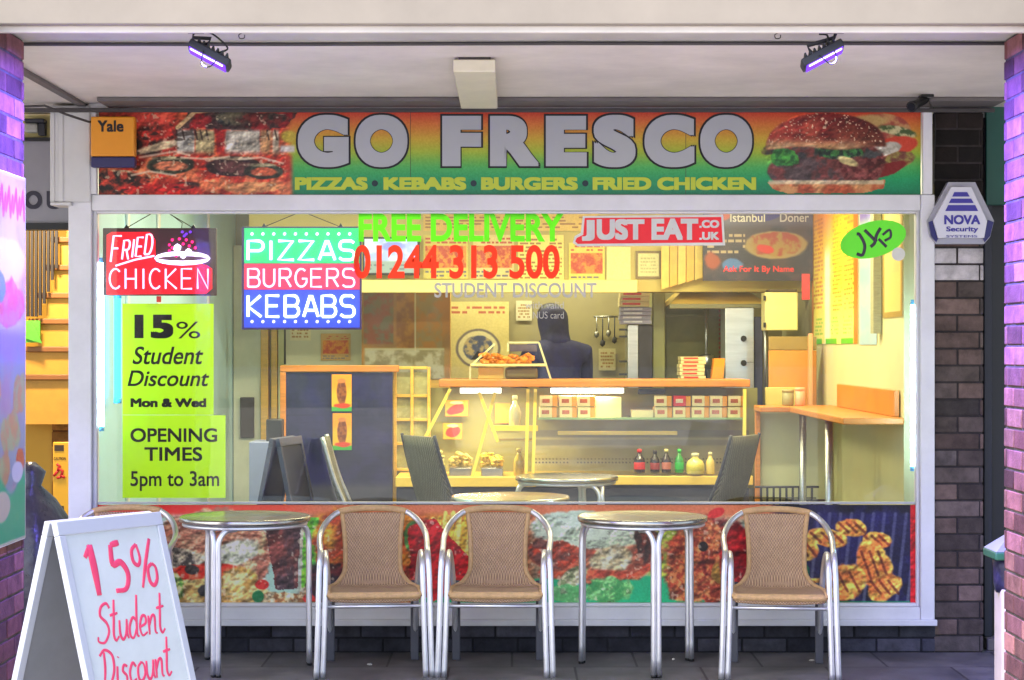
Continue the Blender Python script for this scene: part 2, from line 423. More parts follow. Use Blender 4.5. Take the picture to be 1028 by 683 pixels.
# ------------------------------------------------------------------ ground
def pave_mat():
    m = bpy.data.materials.new('dark_paving'); m.use_nodes = True; n = m.node_tree.nodes; l = m.node_tree.links; b = n['Principled BSDF']
    tc = n.new('ShaderNodeTexCoord')
    br = n.new('ShaderNodeTexBrick'); br.inputs['Scale'].default_value = 1; br.inputs['Brick Width'].default_value = .6; br.inputs['Row Height'].default_value = .45
    br.inputs['Mortar Size'].default_value = .006; br.inputs['Color1'].default_value = (.095, .092, .094, 1); br.inputs['Color2'].default_value = (.135, .13, .128, 1); br.inputs['Mortar'].default_value = (.035, .033, .035, 1)
    l.new(tc.outputs['Object'], br.inputs[0])
    nz = n.new('ShaderNodeTexNoise'); nz.inputs['Scale'].default_value = 2.5; nz.inputs['Detail'].default_value = 8; nz.inputs['Roughness'].default_value = .7; l.new(tc.outputs['Object'], nz.inputs[0])
    mr = n.new('ShaderNodeMapRange'); mr.inputs['From Min'].default_value = .3; mr.inputs['From Max'].default_value = .7; mr.inputs['To Min'].default_value = .45; mr.inputs['To Max'].default_value = 1.7; l.new(nz.outputs[0], mr.inputs[0])
    mx = n.new('ShaderNodeMix'); mx.data_type = 'RGBA'; mx.blend_type = 'MULTIPLY'; mx.inputs[0].default_value = 1; l.new(br.outputs[0], mx.inputs[6]); l.new(mr.outputs[0], mx.inputs[7])
    l.new(mx.outputs[2], b.inputs['Base Color'])
    n3 = n.new('ShaderNodeTexNoise'); n3.inputs['Scale'].default_value = 120; l.new(tc.outputs['Object'], n3.inputs[0])
    bp = n.new('ShaderNodeBump'); bp.inputs['Strength'].default_value = .25; bp.inputs['Distance'].default_value = .004; l.new(n3.outputs[0], bp.inputs['Height']); l.new(bp.outputs[0], b.inputs['Normal'])
    mr2 = n.new('ShaderNodeMapRange'); mr2.inputs['To Min'].default_value = .35; mr2.inputs['To Max'].default_value = .75; l.new(nz.outputs[0], mr2.inputs[0]); l.new(mr2.outputs[0], b.inputs['Roughness'])
    return m
mb = MB(); vs = [mb.v(c) for c in ((-150, -150, 0), (150, -150, 0), (150, 150, 0), (-150, 150, 0))]; mb.face(vs)
tag(mb.build('pavement', pave_mat(), None, True), kind='structure')
mb = MB(); mb.box(-60, 60, -40, -1.6, -.05, .004)
tag(mb.build('bounce_forecourt', mat('pale_bounce_ground', (188, 184, 178), .8, var=.2, scale=1.5), None, True), kind='structure')  # unseen pale ground, added to bounce light up under the canopy
mb = MB(); mb.box(-2.05, 2.05, .13, 5.0, .002, .03)
tag(mb.build('floor', mat('shop_floor_tile', (120, 116, 110), .4, var=.15), None, True), kind='structure')

# ------------------------------------------------------------------ canopy
cn = thing('canopy', 'grey painted canopy soffit with pale front beam over the shop front', 'canopy', (0, -1.2, 2.75))
SZ = 2.75
mb = MB(); mb.box(-7, 7, -1.985, 6.5, SZ, SZ + .12); mb.build('soffit', M_soffit, cn)
mb = MB(); mb.box(-7, 7, -2.36, -2.0, SZ + .003, SZ + .3); mb.build('soffit_strip', mat('painted_strip', (192, 188, 182), .6, var=.2, scale=2, bump=.06, bscale=20), cn)
mb = MB(); mb.box(-7, 7, -2.44, -2.366, SZ - .005, SZ + .42, .006); mb.build('fascia_beam', M_fascia, cn)
mb = MB(); mb.box(-7, 7, -2.405, -2.38, SZ - .03, SZ - .004, .004); mb.tube([(-7, -2.25, SZ - .002), (7, -2.25, SZ - .002)], .004)
mb.build('drip_moulding', M_soffit, cn)
mb = MB(); mb.tube([(-7, -1.99, SZ - .006), (-.9, -1.985, SZ - .009), (.2, -1.99, SZ - .006), (7, -1.985, SZ - .007)], .0075, 8); mb.build('conduit', M_trim, cn)
mb = MB(); mb.box(-2.02, 2.4, -.30, -.02, SZ - .022, SZ - .001, .004); mb.box(-2.165, -2.125, -2.0, -.02, SZ - .018, SZ - .001, .003)
mb.build('ceiling_bead', mat('grey_bead', (104, 99, 98), .6, var=.2), cn)
mb = MB(); mb.box(-7, 2.4, -.10, -.075, SZ - .05, SZ - .03, .004); mb.tube([(-2.5, -.2, SZ - .04), (-2.3, -.19, SZ - .03), (-2.2, -.17, SZ - .07), (-2.1, -.1, SZ - .1), (-2.08, -.06, SZ - .09)], .006)
mb.build('cable', M_trim, cn)
# boxed housing along the soffit
hb = thing('soffit_box', 'cream boxed housing fixed to the soffit above the sign', 'box housing', (-.158, -1.0, SZ - .063))
mb = MB(); mb.box(-.247, -.07, -1.6, -.35, SZ - .065, SZ - .012, .006); mb.build('housing', mat('cream_plastic', (222, 216, 190), .5, var=.1, scale=5), hb)
mb = MB(); mb.box(-.225, -.09, -1.585, -.36, SZ - .0115, SZ - .0005); mb.build('mounting_plate', M_trim, hb)
for x, lb in ((243, 'small wire hook screwed in the strip, near the left floodlight'), (781, 'small wire hook screwed in the strip, near the right floodlight')):
    p = P(x, 26, -2.3); p.z = SZ
    mb = MB(); mb.tube(cr([p, p + Vector((.004, 0, -.012)), p + Vector((-.012, 0, -.022)), p + Vector((-.008, 0, -.036)), p + Vector((.008, 0, -.034)), p + Vector((.010, 0, -.022))], 4), .0022, 6)
    tag(mb.build('ceiling_hook', M_trim), lb, 'hook', 'wire hooks under the canopy')

# ------------------------------------------------------------------ pillars and brick pier
pal_red = [(132, 88, 88), (122, 78, 78), (140, 98, 94), (112, 74, 76), (128, 86, 92)]
PXL, PXR = -1.945, 1.962
for nm, lb, xx in (('brick_pillar', 'red brick canopy pillar beside the neighbouring stairs, food poster on its face', (PXL - .46, PXL)), ('brick_pillar', 'red brick canopy pillar beside the green lidded bin', (PXR, PXR + .46))):
    mb = MB(); bricks(mb, xx[0], xx[1], -2.62, -2.03, 0, SZ - .002, ('x+', 'y-', 'y+') if xx[0] < 0 else ('x-', 'y-', 'y+'), pal_red)
    tag(mb.build(nm, M_brick), lb, 'pillar')
def pillar_art():
    p = Paint(0, 0, 52, 143, 2.2); p.C = p.mixn((214, 206, 240), (196, 186, 226), .05, 2)
    for k in range(5): p.put(p.line([(4 + k * 10, 14), (8 + k * 10, 6), (10 + k * 10, 16), (13 + k * 10, 9)], 1.4), (206, 90, 190))
    p.put(p.ell(26, 34, 24, 9, 0, .2, .1, 3), (240, 236, 240)); p.put(p.ell(28, 50, 22, 9, 0, .2, .1, 4), p.mixn((236, 90, 110), (226, 130, 150), .15, 5)); p.put(p.ell(14, 44, 9, 6, 0, .2, .1, 6), (90, 160, 210))
    p.put(ss(58, 66, p.Y), p.mixn((176, 150, 140), (150, 170, 150), .08, 7)); p.put(ss(58, 64, p.Y) * (1 - ss(66, 76, p.Y)), (150, 140, 206), .7)
    for k in range(9): p.put(p.ell(6 + (k * 17) % 44, 72 + (k * 29) % 44, 8, 6, k, .25, .1, k), p.mixn((206, 150, 90), (170, 190, 110), .2, k + 9))
    p.put(p.ell(44, 112, 6, 5, 0, .2, .1, 20), (226, 90, 60)); p.put(ss(118, 122, p.Y + np.sin(p.X * .15) * 4), (20, 200, 110)); p.put(p.ell(18, 128, 12, 6, 0, .05, .1, 21), (216, 214, 150)); p.put(p.ell(40, 116, 8, 4, 0, .1, .1, 22), (226, 230, 190))
    p.put(1 - p.rect(1, 1, 51, 142, .3), (216, 220, 160)); return p
pz_ = thing('pillar_poster', 'tall food poster board on the inner face of the left pillar', 'poster', (PXL + .01, -2.33, .77))
mb = MB(); mb.box(PXL + .006, PXL + .016, -2.605, -2.05, .772, 2.2, .002); mb.build('board', M_white, pz_)
sheet('picture', pillar_art(), lambda u, v: (PXL + .018, -2.6 + u * .545, 2.196 - v * 1.42), M_print, pz_, .72)
pal_dk = [(98, 86, 82), (110, 92, 86), (90, 82, 80), (116, 97, 90), (102, 90, 85)]
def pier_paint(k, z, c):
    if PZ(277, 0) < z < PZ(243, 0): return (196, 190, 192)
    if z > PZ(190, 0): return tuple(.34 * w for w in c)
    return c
pr = thing('brick_pier', 'dark brown brick pier beside the window, two courses painted white', 'pier', (PX(961, 0), .1, 0))
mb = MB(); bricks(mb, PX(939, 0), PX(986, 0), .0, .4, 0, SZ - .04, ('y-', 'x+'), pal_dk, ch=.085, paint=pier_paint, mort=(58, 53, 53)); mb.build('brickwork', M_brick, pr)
dd = thing('side_door', 'dark navy door frame in the recess right of the brick pier', 'door', (PX(1000, .1), .2, 0))
mb = MB(); mb.box(PX(986, .12) + .01, PX(996, .12), .12, .2, 0.06, SZ - .05, .004); mb.build('jamb', mat('navy_paint', (40, 42, 54), .5, var=.15), dd)
mb = MB(); mb.box(PX(996, .12) + .004, PX(1060, .12), .17, .22, 0.06, SZ - .45, .004); mb.build('door_leaf', mat('black_navy', (26, 27, 34), .45, var=.2), dd)
mb = MB(); mb.box(PX(988, .12), PX(1060, .12), .05, .6, 0.0, .06, .006); mb.build('threshold', mat('grey_step', (110, 106, 102), .8, var=.2), dd)
mb = MB(); mb.pbox(990, 104, 1050, 206, .10, .14, .004)
tag(mb.build('green_panel', mat('green_panel', (30, 84, 74), .5, var=.12)), 'dark green board above the navy side door', 'board')

# ------------------------------------------------------------------ shop unit (inside walls, riser)
su = thing('shop_unit', 'takeaway shop room with cream walls behind the big window', 'shop', (0, 2.5, 0))
mb = MB(); bricks(mb, PX(70, 0), PX(938, 0), .0, .13, 0, PZ(626, 0), ('y-',), [(66, 66, 76), (74, 73, 82), (60, 60, 70)], ch=.075, mort=(40, 40, 46)); mb.build('stall_riser', M_brick, su)
mb = MB(); mb.box(-2.17, -2.10, .06, 5.1, .0, 2.72); mb.build('side_wall', mat('cool_white_wall', (176, 214, 234), .4, var=.05, scale=2), su)
mb = MB(); mb.box(2.05, 2.17, .41, 5.1, .0, 2.72); mb.build('side_wall', M_cream, su)
mb = MB(); mb.box(-2.17, 2.17, 5.0, 5.1, .0, 2.72); mb.build('back_wall', mat('kitchen_wall', (168, 158, 118), .45, var=.12, scale=2.5), su)
mb = MB(); mb.box(-2.17, 2.17, .06, 5.1, 2.66, 2.72); mb.build('inner_ceiling', mat('inner_ceiling', (226, 216, 176), .7, var=.05), su)
mb = MB(); mb.box(PX(250, 3.6), PX(818, 3.6), 3.6, 3.9, PZ(293, 3.6), 2.66); mb.build('bulkhead', mat('bulkhead_yellow', (198, 178, 92), .5, var=.06, scale=2), su)
mb = MB(); mb.box(PX(363, 3.55), PX(640, 3.55), 3.54, 3.597, PZ(294, 3.55), PZ(281, 3.55), .006); mb.build('bulkhead_lip', mat('lip_yellow', (240, 226, 140), .45, var=.04), su)
# left wall trims
for px in (127, 158, 208, 238):
    Y = (-2.10) / ((px - 514) / F) - D0
    mb = MB(); mb.box(-2.0995, -2.085, Y - .03, Y + .03, .1, 2.6, .004); mb.build('wall_trim', M_upvc, su)
mb = MB(); mb.box(2.035, 2.049, .42, 4.9, .05, .55); mb.build('skirting_panel', mat('dark_skirting', (74, 72, 76), .5, var=.2), su)

# ------------------------------------------------------------------ shop window
sw = thing('shop_window', 'wide white framed shop window with printed food band along its bottom', 'shop window', (PX(515, 0), 0, PZ(625, 0)))
def fr(name, a, b, c, d, Y0=-.035, Y1=.075, m=None, bev=.005):
    mb = MB(); x0, x1, z0, z1 = PX(a, 0), PX(c, 0), PZ(d, 0), PZ(b, 0)
    mb.box(x0, x1, Y0, Y1, z0, z1, bev); return mb.build(name, m or M_upvc, sw)
fr('frame_jamb', 70, 196, 93, 655, -.035, .1)
fr('frame_jamb', 923, 196, 937, 625, -.035, .1)
fr('transom', 93.2, 196, 922.8, 212, -.03, .1)
fr('bottom_rail', 93.2, 609, 922.8, 625, -.03, .1)
fr('sill', 88, 621, 938.5, 627, -.06, -.0355, None, .004)
mb = MB()
for a, b, c, d in ((93.4, 212, 97, 609), (920, 212, 922.7, 609), (97.1, 212, 919.9, 214.5), (97.1, 605.5, 919.9, 609)):
    mb.box(PX(a, 0), PX(c, 0), .0, .06, PZ(d, 0) + .0005, PZ(b, 0) - .0005, .003)
mb.build('glazing_bead', M_upvc, sw)
mb = MB(); mb.box(PX(94, 0), PX(922, 0), .030, .036, PZ(608, 0), PZ(213, 0)); mb.build('glass_pane', M_glass, sw)
mb = MB(); mb.box(PX(97.5, 0), PX(919.5, 0), .012, .058, PZ(506.4, 0), PZ(504.6, 0), .002); mb.build('glazing_bar', mat('bar_grey', (190, 190, 200), .4), sw)

# printed food band
def food_band():
    p = Paint(97, 507, 920, 606, 1.25); X, Y = p.X, p.Y
    g = ss(505, 608, Y)[..., None]
    p.C = np.array((196, 108, 72.)) * (1 - g) + np.array((172, 92, 56.)) * g
    p.put(1 - ss(270, 330, X), (214, 74, 56)); p.put((1 - ss(290, 330, X)) * ss(512, 522, Y), (168, 202, 184))
    p.put((1 - ss(160, 240, X)) * (1 - ss(512, 520, Y)), (222, 46, 44))
    p.put(ss(300, 330, X) * (1 - ss(500, 540, X)) * ss(512, 520, Y), p.mixn((196, 120, 44), (150, 60, 40), .05, 3))
    p.put(ss(520, 560, X) * (1 - ss(745, 775, X)) * ss(514, 530, Y), (150, 190, 168))
    p.put(ss(640, 660, X) * (1 - ss(690, 710, X)) * ss(516, 530, Y), (150, 170, 60))
    gy = 583 + 6 * np.sin(X * .018)
    p.put(ss(418, 424, X) * (1 - ss(758, 800, X)) * ss(gy - 2, gy + 2, Y), (22, 172, 116))
    # sandwich of sliced meat
    p.put(p.ell(213, 560, 62, 48, 0, .15, .05), p.mixn((206, 176, 130), (166, 104, 84), .09, 2, .4, .6))
    p.put(p.ell(205, 541, 56, 26, -.1, .2, .1, 3), p.mixn((204, 150, 118), (150, 92, 74), .11, 5, sy=.3))
    p.put(p.ell(232, 556, 26, 13, -.3, .25, .15, 7), p.mixn((214, 214, 200), (170, 176, 150), .2, 8))
    p.put(p.ell(176, 560, 30, 10, .1, .2, .1, 8), p.mixn((70, 66, 62), (206, 190, 160), .14, 4))
    p.put(p.ell(204, 577, 42, 11, -.06, .15, .06, 4), p.mixn((206, 48, 36), (226, 96, 66), .12, 9))
    p.put(p.ell(212, 595, 56, 14, 0, .12, .06, 6), p.mixn((214, 190, 120), (180, 140, 80), .12, 10))
    p.put(p.ell(208, 592, 10, 6, -.4, .3, .1, 11), (58, 56, 54)); p.put(p.ell(192, 572, 8, 5, .2, .3, .1, 12), (66, 60, 56))
    p.put(p.ell(168, 590, 16, 18, 0, .2, .1, 13), p.mixn((84, 130, 60), (200, 190, 120), .2, 14))
    p.put(p.ell(240, 585, 18, 16, 0, .2, .1, 15), p.mixn((196, 150, 76), (224, 196, 130), .15, 16))
    # upright cone of meat
    p.put(p.poly([(264, 520), (303, 520), (298, 592), (277, 592)], 3), p.mixn((122, 66, 60), (74, 54, 58), .12, 17, sy=.05))
    p.put(p.ell(284, 602, 26, 8, 0, .35, .1, 18), p.mixn((150, 100, 60), (216, 196, 150), .25, 19))
    p.put(p.poly([(306, 520), (320, 520), (316, 585), (302, 592)], 3), p.mixn((120, 190, 50), (60, 150, 60), .1, 20))
    for cx, cy in ((263, 587), (311, 601)): p.put(p.ell(cx, cy, 7, 5, 0, .05, .1), (216, 50, 44))
    p.put(p.ell(259, 599, 6, 6, 0, .05, .1), (30, 112, 66)); p.put(p.ell(312, 609, 10, 5, 0, .1, .1), (30, 160, 80))
    # golden mound, dark glass
    p.put(p.ell(352, 545, 38, 34, 0, .2, .1, 21), p.mixn((206, 140, 52), (150, 60, 36), .08, 22))
    p.put(p.ell(330, 585, 24, 20, .4, .25, .1, 23), p.mixn((90, 36, 40), (40, 30, 40), .1, 24))
    p.put(p.ell(415, 540, 10, 16, 0, .2, .1, 21), (70, 120, 60))
    # fries in a red carton
    for i in range(34):
        x = 436 + (i % 9) * 6.2 + random.uniform(-2, 2); y0 = 514 + random.uniform(0, 16); c = random.choice([(224, 186, 70), (206, 160, 56), (236, 204, 100), (190, 140, 50)])
        p.put(p.line([(x, y0), (x + random.uniform(-9, 5), y0 + 40)], 1.9), c)
    p.put(p.poly([(410, 528), (436, 520), (476, 566), (466, 594), (432, 604), (412, 580)], 4), p.mixn((196, 26, 32), (160, 20, 30), .05, 25))
    p.put(p.poly([(476, 566), (488, 548), (486, 580), (466, 594)], 2), (150, 18, 28))
    # pitta with meat and salad
    p.put(p.ell(600, 552, 66, 34, -.05, .12, .06, 31), p.mixn((150, 70, 52), (196, 120, 88), .1, 32))
    p.put(p.ell(592, 532, 60, 19, .05, .1, .06, 33), p.mixn((186, 200, 178), (160, 176, 148), .05, 34, sy=.2))
    p.put(p.ell(650, 545, 12, 26, -.2, .2, .1, 35), p.mixn((120, 50, 44), (60, 40, 40), .15, 36))
    p.put(p.ell(556, 556, 24, 15, .2, .3, .1, 37), p.mixn((110, 66, 60), (170, 60, 40), .14, 38))
    p.put(p.ell(614, 562, 22, 14, -.3, .2, .1, 39), p.mixn((206, 202, 172), (174, 160, 120), .14, 40))
    p.put(p.line([(544, 576), (568, 578), (600, 576), (640, 578), (662, 560)], 4.2, 2), p.mixn((196, 80, 50), (170, 60, 44), .2, 41))
    p.put(p.ell(575, 580, 17, 8, -.5, .3, .1, 42), p.mixn((196, 186, 150), (120, 130, 90), .2, 43))
    p.put(p.ell(610, 592, 24, 13, 0, .3, .12, 44), p.mixn((120, 186, 110), (60, 150, 80), .12, 45))
    p.put(p.ell(570, 596, 20, 9, 0, .3, .12, 46), p.mixn((170, 200, 150), (90, 170, 100), .15, 47))
    # fried chicken
    p.put(p.ell(712, 562, 44, 44, 0, .16, .06, 51), p.mixn((170, 70, 44), (110, 30, 32), .11, 52))
    for cx, cy, rx, ry in ((690, 585, 22, 20), (686, 560, 18, 13), (704, 535, 20, 14), (726, 560, 18, 22), (722, 590, 16, 14), (696, 548, 13, 9)):
        p.put(p.ell(cx, cy, rx, ry, 0, .25, .12, cx), p.mixn((206, 120, 70), (142, 52, 36), .2, cy))
    p.put(p.ell(722, 575, 8, 10, 0, .3, .1, 55), (150, 110, 50)); p.put(p.ell(719, 515, 9, 5, -.4, .2, .1, 56), (190, 40, 40))
    p.put(p.ell(706, 549, 5, 5, 0, .1, .1, 57), (30, 22, 24)); p.put(p.ell(740, 560, 18, 34, 0, .1, .1, 58), p.mixn((150, 26, 32), (110, 20, 28), .1, 59))
    # grill
    p.put(ss(770, 784, X), p.mixn((28, 26, 66), (16, 16, 34), .06, 61))
    for i in range(12):
        x = 800 + i * 11; p.put(p.line([(x, 516), (x - 10, 606)], 1.6, 1), (120, 124, 136), .55)
    p.put(ss(784, 800, X) * ss(512, 518, Y) * (1 - ss(520, 600, Y)) * .35, (40, 36, 110))
    for cx, cy, rx, ry, rt in ((855, 530, 16, 9, .1), (880, 543, 15, 9, 0), (878, 568, 17, 26, -.35), (830, 540, 22, 9, .15), (846, 585, 24, 18, -.3), (806, 552, 16, 12, 0), (888, 590, 18, 12, -.5), (822, 590, 14, 10, 0)):
        p.put(p.ell(cx, cy, rx, ry, rt, .15, .08, cx), p.mixn((226, 172, 74), (196, 104, 48), .12, cy))
        for k in (-.5, 0, .5):
            p.put(p.line([(cx + k * rx - 5, cy - ry * .55), (cx + k * rx + 5, cy + ry * .5)], 1.3, .8), (96, 36, 26), .8)
    p.put(p.ell(800, 575, 12, 14, 0, .2, .1, 63), (20, 96, 66))
    p.put(ss(770, 780, X) * ss(603, 604.5, Y), (20, 120, 80))
    p.put(ss(913.5, 914.5, X), (176, 26, 32))
    bgm = np.maximum((np.abs(p.C - np.array((22, 172, 116.))).sum(-1) < 30), (np.abs(p.C - np.array((168, 202, 184.))).sum(-1) < 30)).astype(float)
    fm = (1 - .9 * bgm) * ss(515, 522, Y) * (1 - .8 * (p.C[..., 2] > p.C[..., 0])); p.relief(fm, .085, .36, 81); p.relief(fm, .22, .13, 83)
    p.put(ss(.72, .82, fbm(X * .22, Y * .22, 2, 85)) * fm * (1 - ss(765, 780, X)), (236, 220, 190), .5)
    p.C += (fbm(X * .8, Y * .8, 2, 77)[..., None] - .5) * 26
    return p
sheet('printed_band', food_band(), front(97, 507, 920, 606, .0275), M_print, sw, 1.2)

# lettering stuck on the glass
def letters(name, m, items, Y=.0275, parent=None, depth=.0015):
    for it in items:
        mb = MB(); mb.ptext(*it[:5], Y, depth, 0, 0, it[5], True); mb.build(name, m, parent or sw)
letters('lettering', mat('vinyl_green', (110, 244, 40), .5, var=.03, trans=.6), [('FREE DELIVERY', 360, 214.5, 566, 243, .035)])
letters('lettering', mat('vinyl_red', (255, 66, 40), .5, var=.03, trans=.6), [('01244 313 500', 355, 246, 562, 280, .03)])
letters('lettering', mat('vinyl_grey', (190, 188, 190), .5, var=.05, trans=.3), [('STUDENT DISCOUNT', 436, 284, 599, 299, .02), ('with valid', 527, 303, 566, 310, .0), ('NUS card', 535, 313, 566, 320, 0.)])

# ------------------------------------------------------------------ sign
sg = thing('shop_sign', 'long fascia sign reading GO FRESCO between pizza and burger pictures', 'sign', (PX(510, 0), 0, PZ(196, 0)))
mb = MB()
for a, b, c, d in ((91, 105, 931, 110), (91, 110.05, 99, 195.8), (924.5, 110.05, 934, 195.8)): mb.box(PX(a, 0), PX(c, 0), -.05, .05, PZ(d, 0), PZ(b, 0), .004)
mb.build('sign_frame', M_upvc, sg)
def sign_art():
    p = Paint(99, 110, 925, 195.5, 1.5); X, Y = p.X, p.Y
    st = [(110, (190, 52, 44)), (124, (206, 112, 48)), (140, (196, 164, 48)), (152, (160, 180, 50)), (168, (70, 170, 84)), (180, (24, 150, 92)), (195, (12, 120, 82))]
    ys = [a for a, _ in st]; p.C = np.stack([np.interp(Y, ys, [c[i] for _, c in st]) for i in range(3)], -1)
    # pizza with stretching cheese
    p.put(1 - ss(286, 296, X + (Y - 150) * -.05), p.mixn((176, 44, 34), (206, 92, 58), .07, 3))
    p.put((1 - ss(150, 190, X)) * (1 - ss(124, 130, Y)), (200, 70, 56))
    p.put(p.ell(150, 142, 48, 16, -.1, .4, .2, 4), p.mixn((36, 28, 26), (190, 50, 40), .1, 5)); p.put(p.ell(165, 146, 34, 4, -.25, .3, .3, 6), (214, 190, 150))
    p.put(p.poly([(176, 130), (190, 113), (300, 112), (286, 128), (262, 132), (220, 130)], 5), p.mixn((146, 34, 36), (66, 46, 44), .08, 7, .4, .6))
    p.put(p.ell(232, 118, 18, 8, 0, .3, .2, 8), p.mixn((40, 44, 44), (96, 90, 70), .2, 9)); p.put(p.ell(262, 119, 28, 6, 0, .3, .2, 10), p.mixn((96, 36, 32), (54, 50, 40), .1, 11))
    p.put(p.line([(178, 128), (196, 112), (216, 110)], 2), (206, 170, 120))
    for x0, x1, c in ((177, 196, (206, 204, 190)), (197, 216, (196, 180, 130)), (216, 226, (186, 40, 36)), (226, 262, (212, 206, 186)), (262, 272, (200, 150, 100)), (272, 281, (206, 190, 160))):
        wob = (fbm(X * .1, Y * .04, 3, int(x0)) - .5) * 7
        p.put(ss(x0 - 1, x0 + 2, X + wob) * (1 - ss(x1 - 2, x1 + 1, X + wob)) * ss(128, 133, Y) * (1 - ss(150, 158, Y)), p.mixn(c, tuple(.8 * k for k in c), .2, int(x1), sy=.04))
    for x in (183, 196, 201, 207, 268, 276): p.put(p.line([(x, 131), (x + 2, 140)], .9), (60, 44, 36), .8)
    p.put(p.rect(281, 146, 296, 153, 2), (206, 200, 190)); p.put(p.ell(290, 137, 8, 6, 0, .1, .3), (190, 170, 60))
    p.put(ss(154, 158, Y) * (1 - ss(288, 296, X)), p.mixn((176, 48, 34), (206, 110, 70), .08, 13, .4, .62))
    for cx, cy, rx, ry, a, b in ((171, 166, 24, 9, (56, 62, 46), (206, 120, 84)), (235, 167, 28, 10, (66, 40, 40), (96, 56, 54)), (265, 172, 20, 8, (64, 70, 56), (190, 92, 60)), (120, 178, 18, 7, (150, 100, 60), (190, 110, 70))):
        p.put(p.ell(cx, cy, rx, ry, 0, .12, .08, cx), p.mixn(a, tuple(.6 * k for k in a), .2, cx)); p.put(p.ell(cx, cy + .6, rx * .7, ry * .55, 0, .15, .15, cy), b)
        p.put(p.ell(cx - 2, cy - ry * .8, rx * .8, 1.6, 0, .3, .4, cy), (210, 196, 150), .7)
    p.put(p.ell(118, 184, 30, 12, 0, .4, .2, 14), p.mixn((26, 20, 20), (176, 56, 40), .14, 15)); p.put(p.ell(186, 186, 14, 4, 0, .3, .2, 16), (70, 44, 36))
    p.put(p.ell(160, 190, 40, 6, 0, .3, .2, 17), (186, 30, 30), .8); p.put(p.ell(255, 188, 30, 5, 0, .3, .2, 18), (210, 150, 96), .8)
    # second burger behind
    p.put(p.ell(888, 128, 27, 14, .1, .06, .06, 21), p.mixn((156, 70, 60), (190, 140, 90), .09, 22)); p.put(p.ell(872, 121, 18, 6, 0, .2, .3, 23), (190, 170, 100), .8)
    p.put(p.ell(902, 132, 20, 5, .2, .3, .2, 24), p.mixn((200, 190, 140), (70, 90, 50), .2, 25)); p.put(p.ell(896, 148, 26, 10, -.2, .1, .08, 26), (200, 66, 44)); p.put(p.ell(890, 149, 17, 7, -.2, .2, .1, 27), p.mixn((196, 190, 176), (160, 156, 140), .2, 28))
    p.put(p.ell(898, 163, 22, 9, -.35, .12, .08, 29), p.mixn((150, 140, 70), (110, 60, 50), .15, 30)); p.put(p.ell(892, 170, 20, 6, -.35, .2, .1, 31), (120, 30, 30))
    # big burger
    p.put(p.ell(828, 172, 57, 22, 0, .03, .03, 41), p.mixn((120, 62, 58), (80, 66, 66), .09, 42, .35, .6))
    p.put(p.ell(866, 165, 22, 22, 0, .15, .1, 43), p.mixn((84, 34, 34), (130, 70, 66), .2, 44))
    p.put(p.poly([(771, 183), (889, 181), (888, 189), (868, 194), (790, 194), (776, 190)], 2), p.mixn((206, 150, 96), (176, 84, 52), .07, 45)); p.put(p.rect(772, 181, 888, 185, 1), (206, 196, 160), .8)
    p.put(p.ell(826, 152, 56, 8, .03, .25, .1, 46), p.mixn((64, 66, 66), (120, 60, 54), .12, 47)); p.put(p.ell(788, 158, 14, 9, .3, .4, .1, 48), p.mixn((70, 150, 60), (40, 100, 50), .2, 49)); p.put(p.ell(846, 152, 26, 7, 0, .4, .1, 50), p.mixn((60, 120, 60), (30, 46, 40), .3, 51))
    p.put(p.ell(852, 162, 12, 4, .35, .2, .2, 52), (206, 190, 130))
    dome = p.ell(830, 146, 60, 33, 0, .02, .03, 53) * (1 - ss(147, 150, Y + np.sin(X * .08) * 1.5))
    k = ss(.2, 1, np.clip((X - 770) / 120, 0, 1))[..., None]
    p.put(dome, p.mixn((176, 76, 58), (140, 44, 40), .06, 54) * (1 - .45 * k)); p.put(dome * ss(136, 148, Y) * (1 - ss(830, 900, X)), p.mixn((214, 190, 140), (190, 150, 100), .1, 55), .9)
    p.put(dome * p.speck(.62, .80, 56) * (1 - ss(142, 147, Y)), (226, 196, 160), .9)
    fm = np.maximum(1 - ss(284, 296, X), p.ell(830, 153, 62, 42, 0, 0, .03) * .7)
    p.relief(fm, .09, .32, 91); p.relief(fm, .24, .13, 93)
    lf = 1 - ss(282, 292, X)
    p.put(ss(.70, .8, fbm(X * .25, Y * .3, 2, 95)) * lf, (226, 206, 170), .6); p.put(ss(.68, .78, fbm(X * .09, Y * .2, 2, 96)) * lf * ss(124, 128, Y) * (1 - ss(170, 250, X)), (30, 20, 18), .7)
    for q in ([(140, 158), (176, 152), (190, 156)], [(182, 158), (212, 160), (230, 157)], [(132, 176), (150, 172), (176, 176)], [(240, 160), (262, 158), (284, 164)]): p.put(p.line(q, 1.0, .8), (236, 220, 190), .7)
    p.C += (fbm(X * .9, Y * .9, 2, 99)[..., None] - .5) * 22
    return p
sheet('sign_panel', sign_art(), front(99.2, 110.2, 924.3, 195.6, -.012), M_print, sg, 1.02)
M_ltr = mat('sign_letter_grey', (176, 180, 184), .4, var=.03); M_out = mat('sign_outline_black', (20, 20, 26), .5)
xs = [(297, 352, 'G'), (355, 411, 'O'), (442, 485, 'F'), (490, 543, 'R'), (546, 591, 'E'), (594, 640, 'S'), (645, 699, 'C'), (701, 757, 'O')]
for word in (xs[:2], xs[2:]):
  mb = MB(); m2 = MB()
  for a, c, ch in word:
    r = 1.0 if ch in 'GOSC' else 0
    mb.ptext(ch, a + 2, 116.5 - r, c - 2, 167 + r, -.0145, .003, .022, 0, .045)
    m2.ptext(ch, a, 114.5 - r, c, 169 + r, -.0125, .002, .026, 0, .055)
  lo = mb.build('lettering', M_ltr, sg); m2.build('outline', M_out, lo)
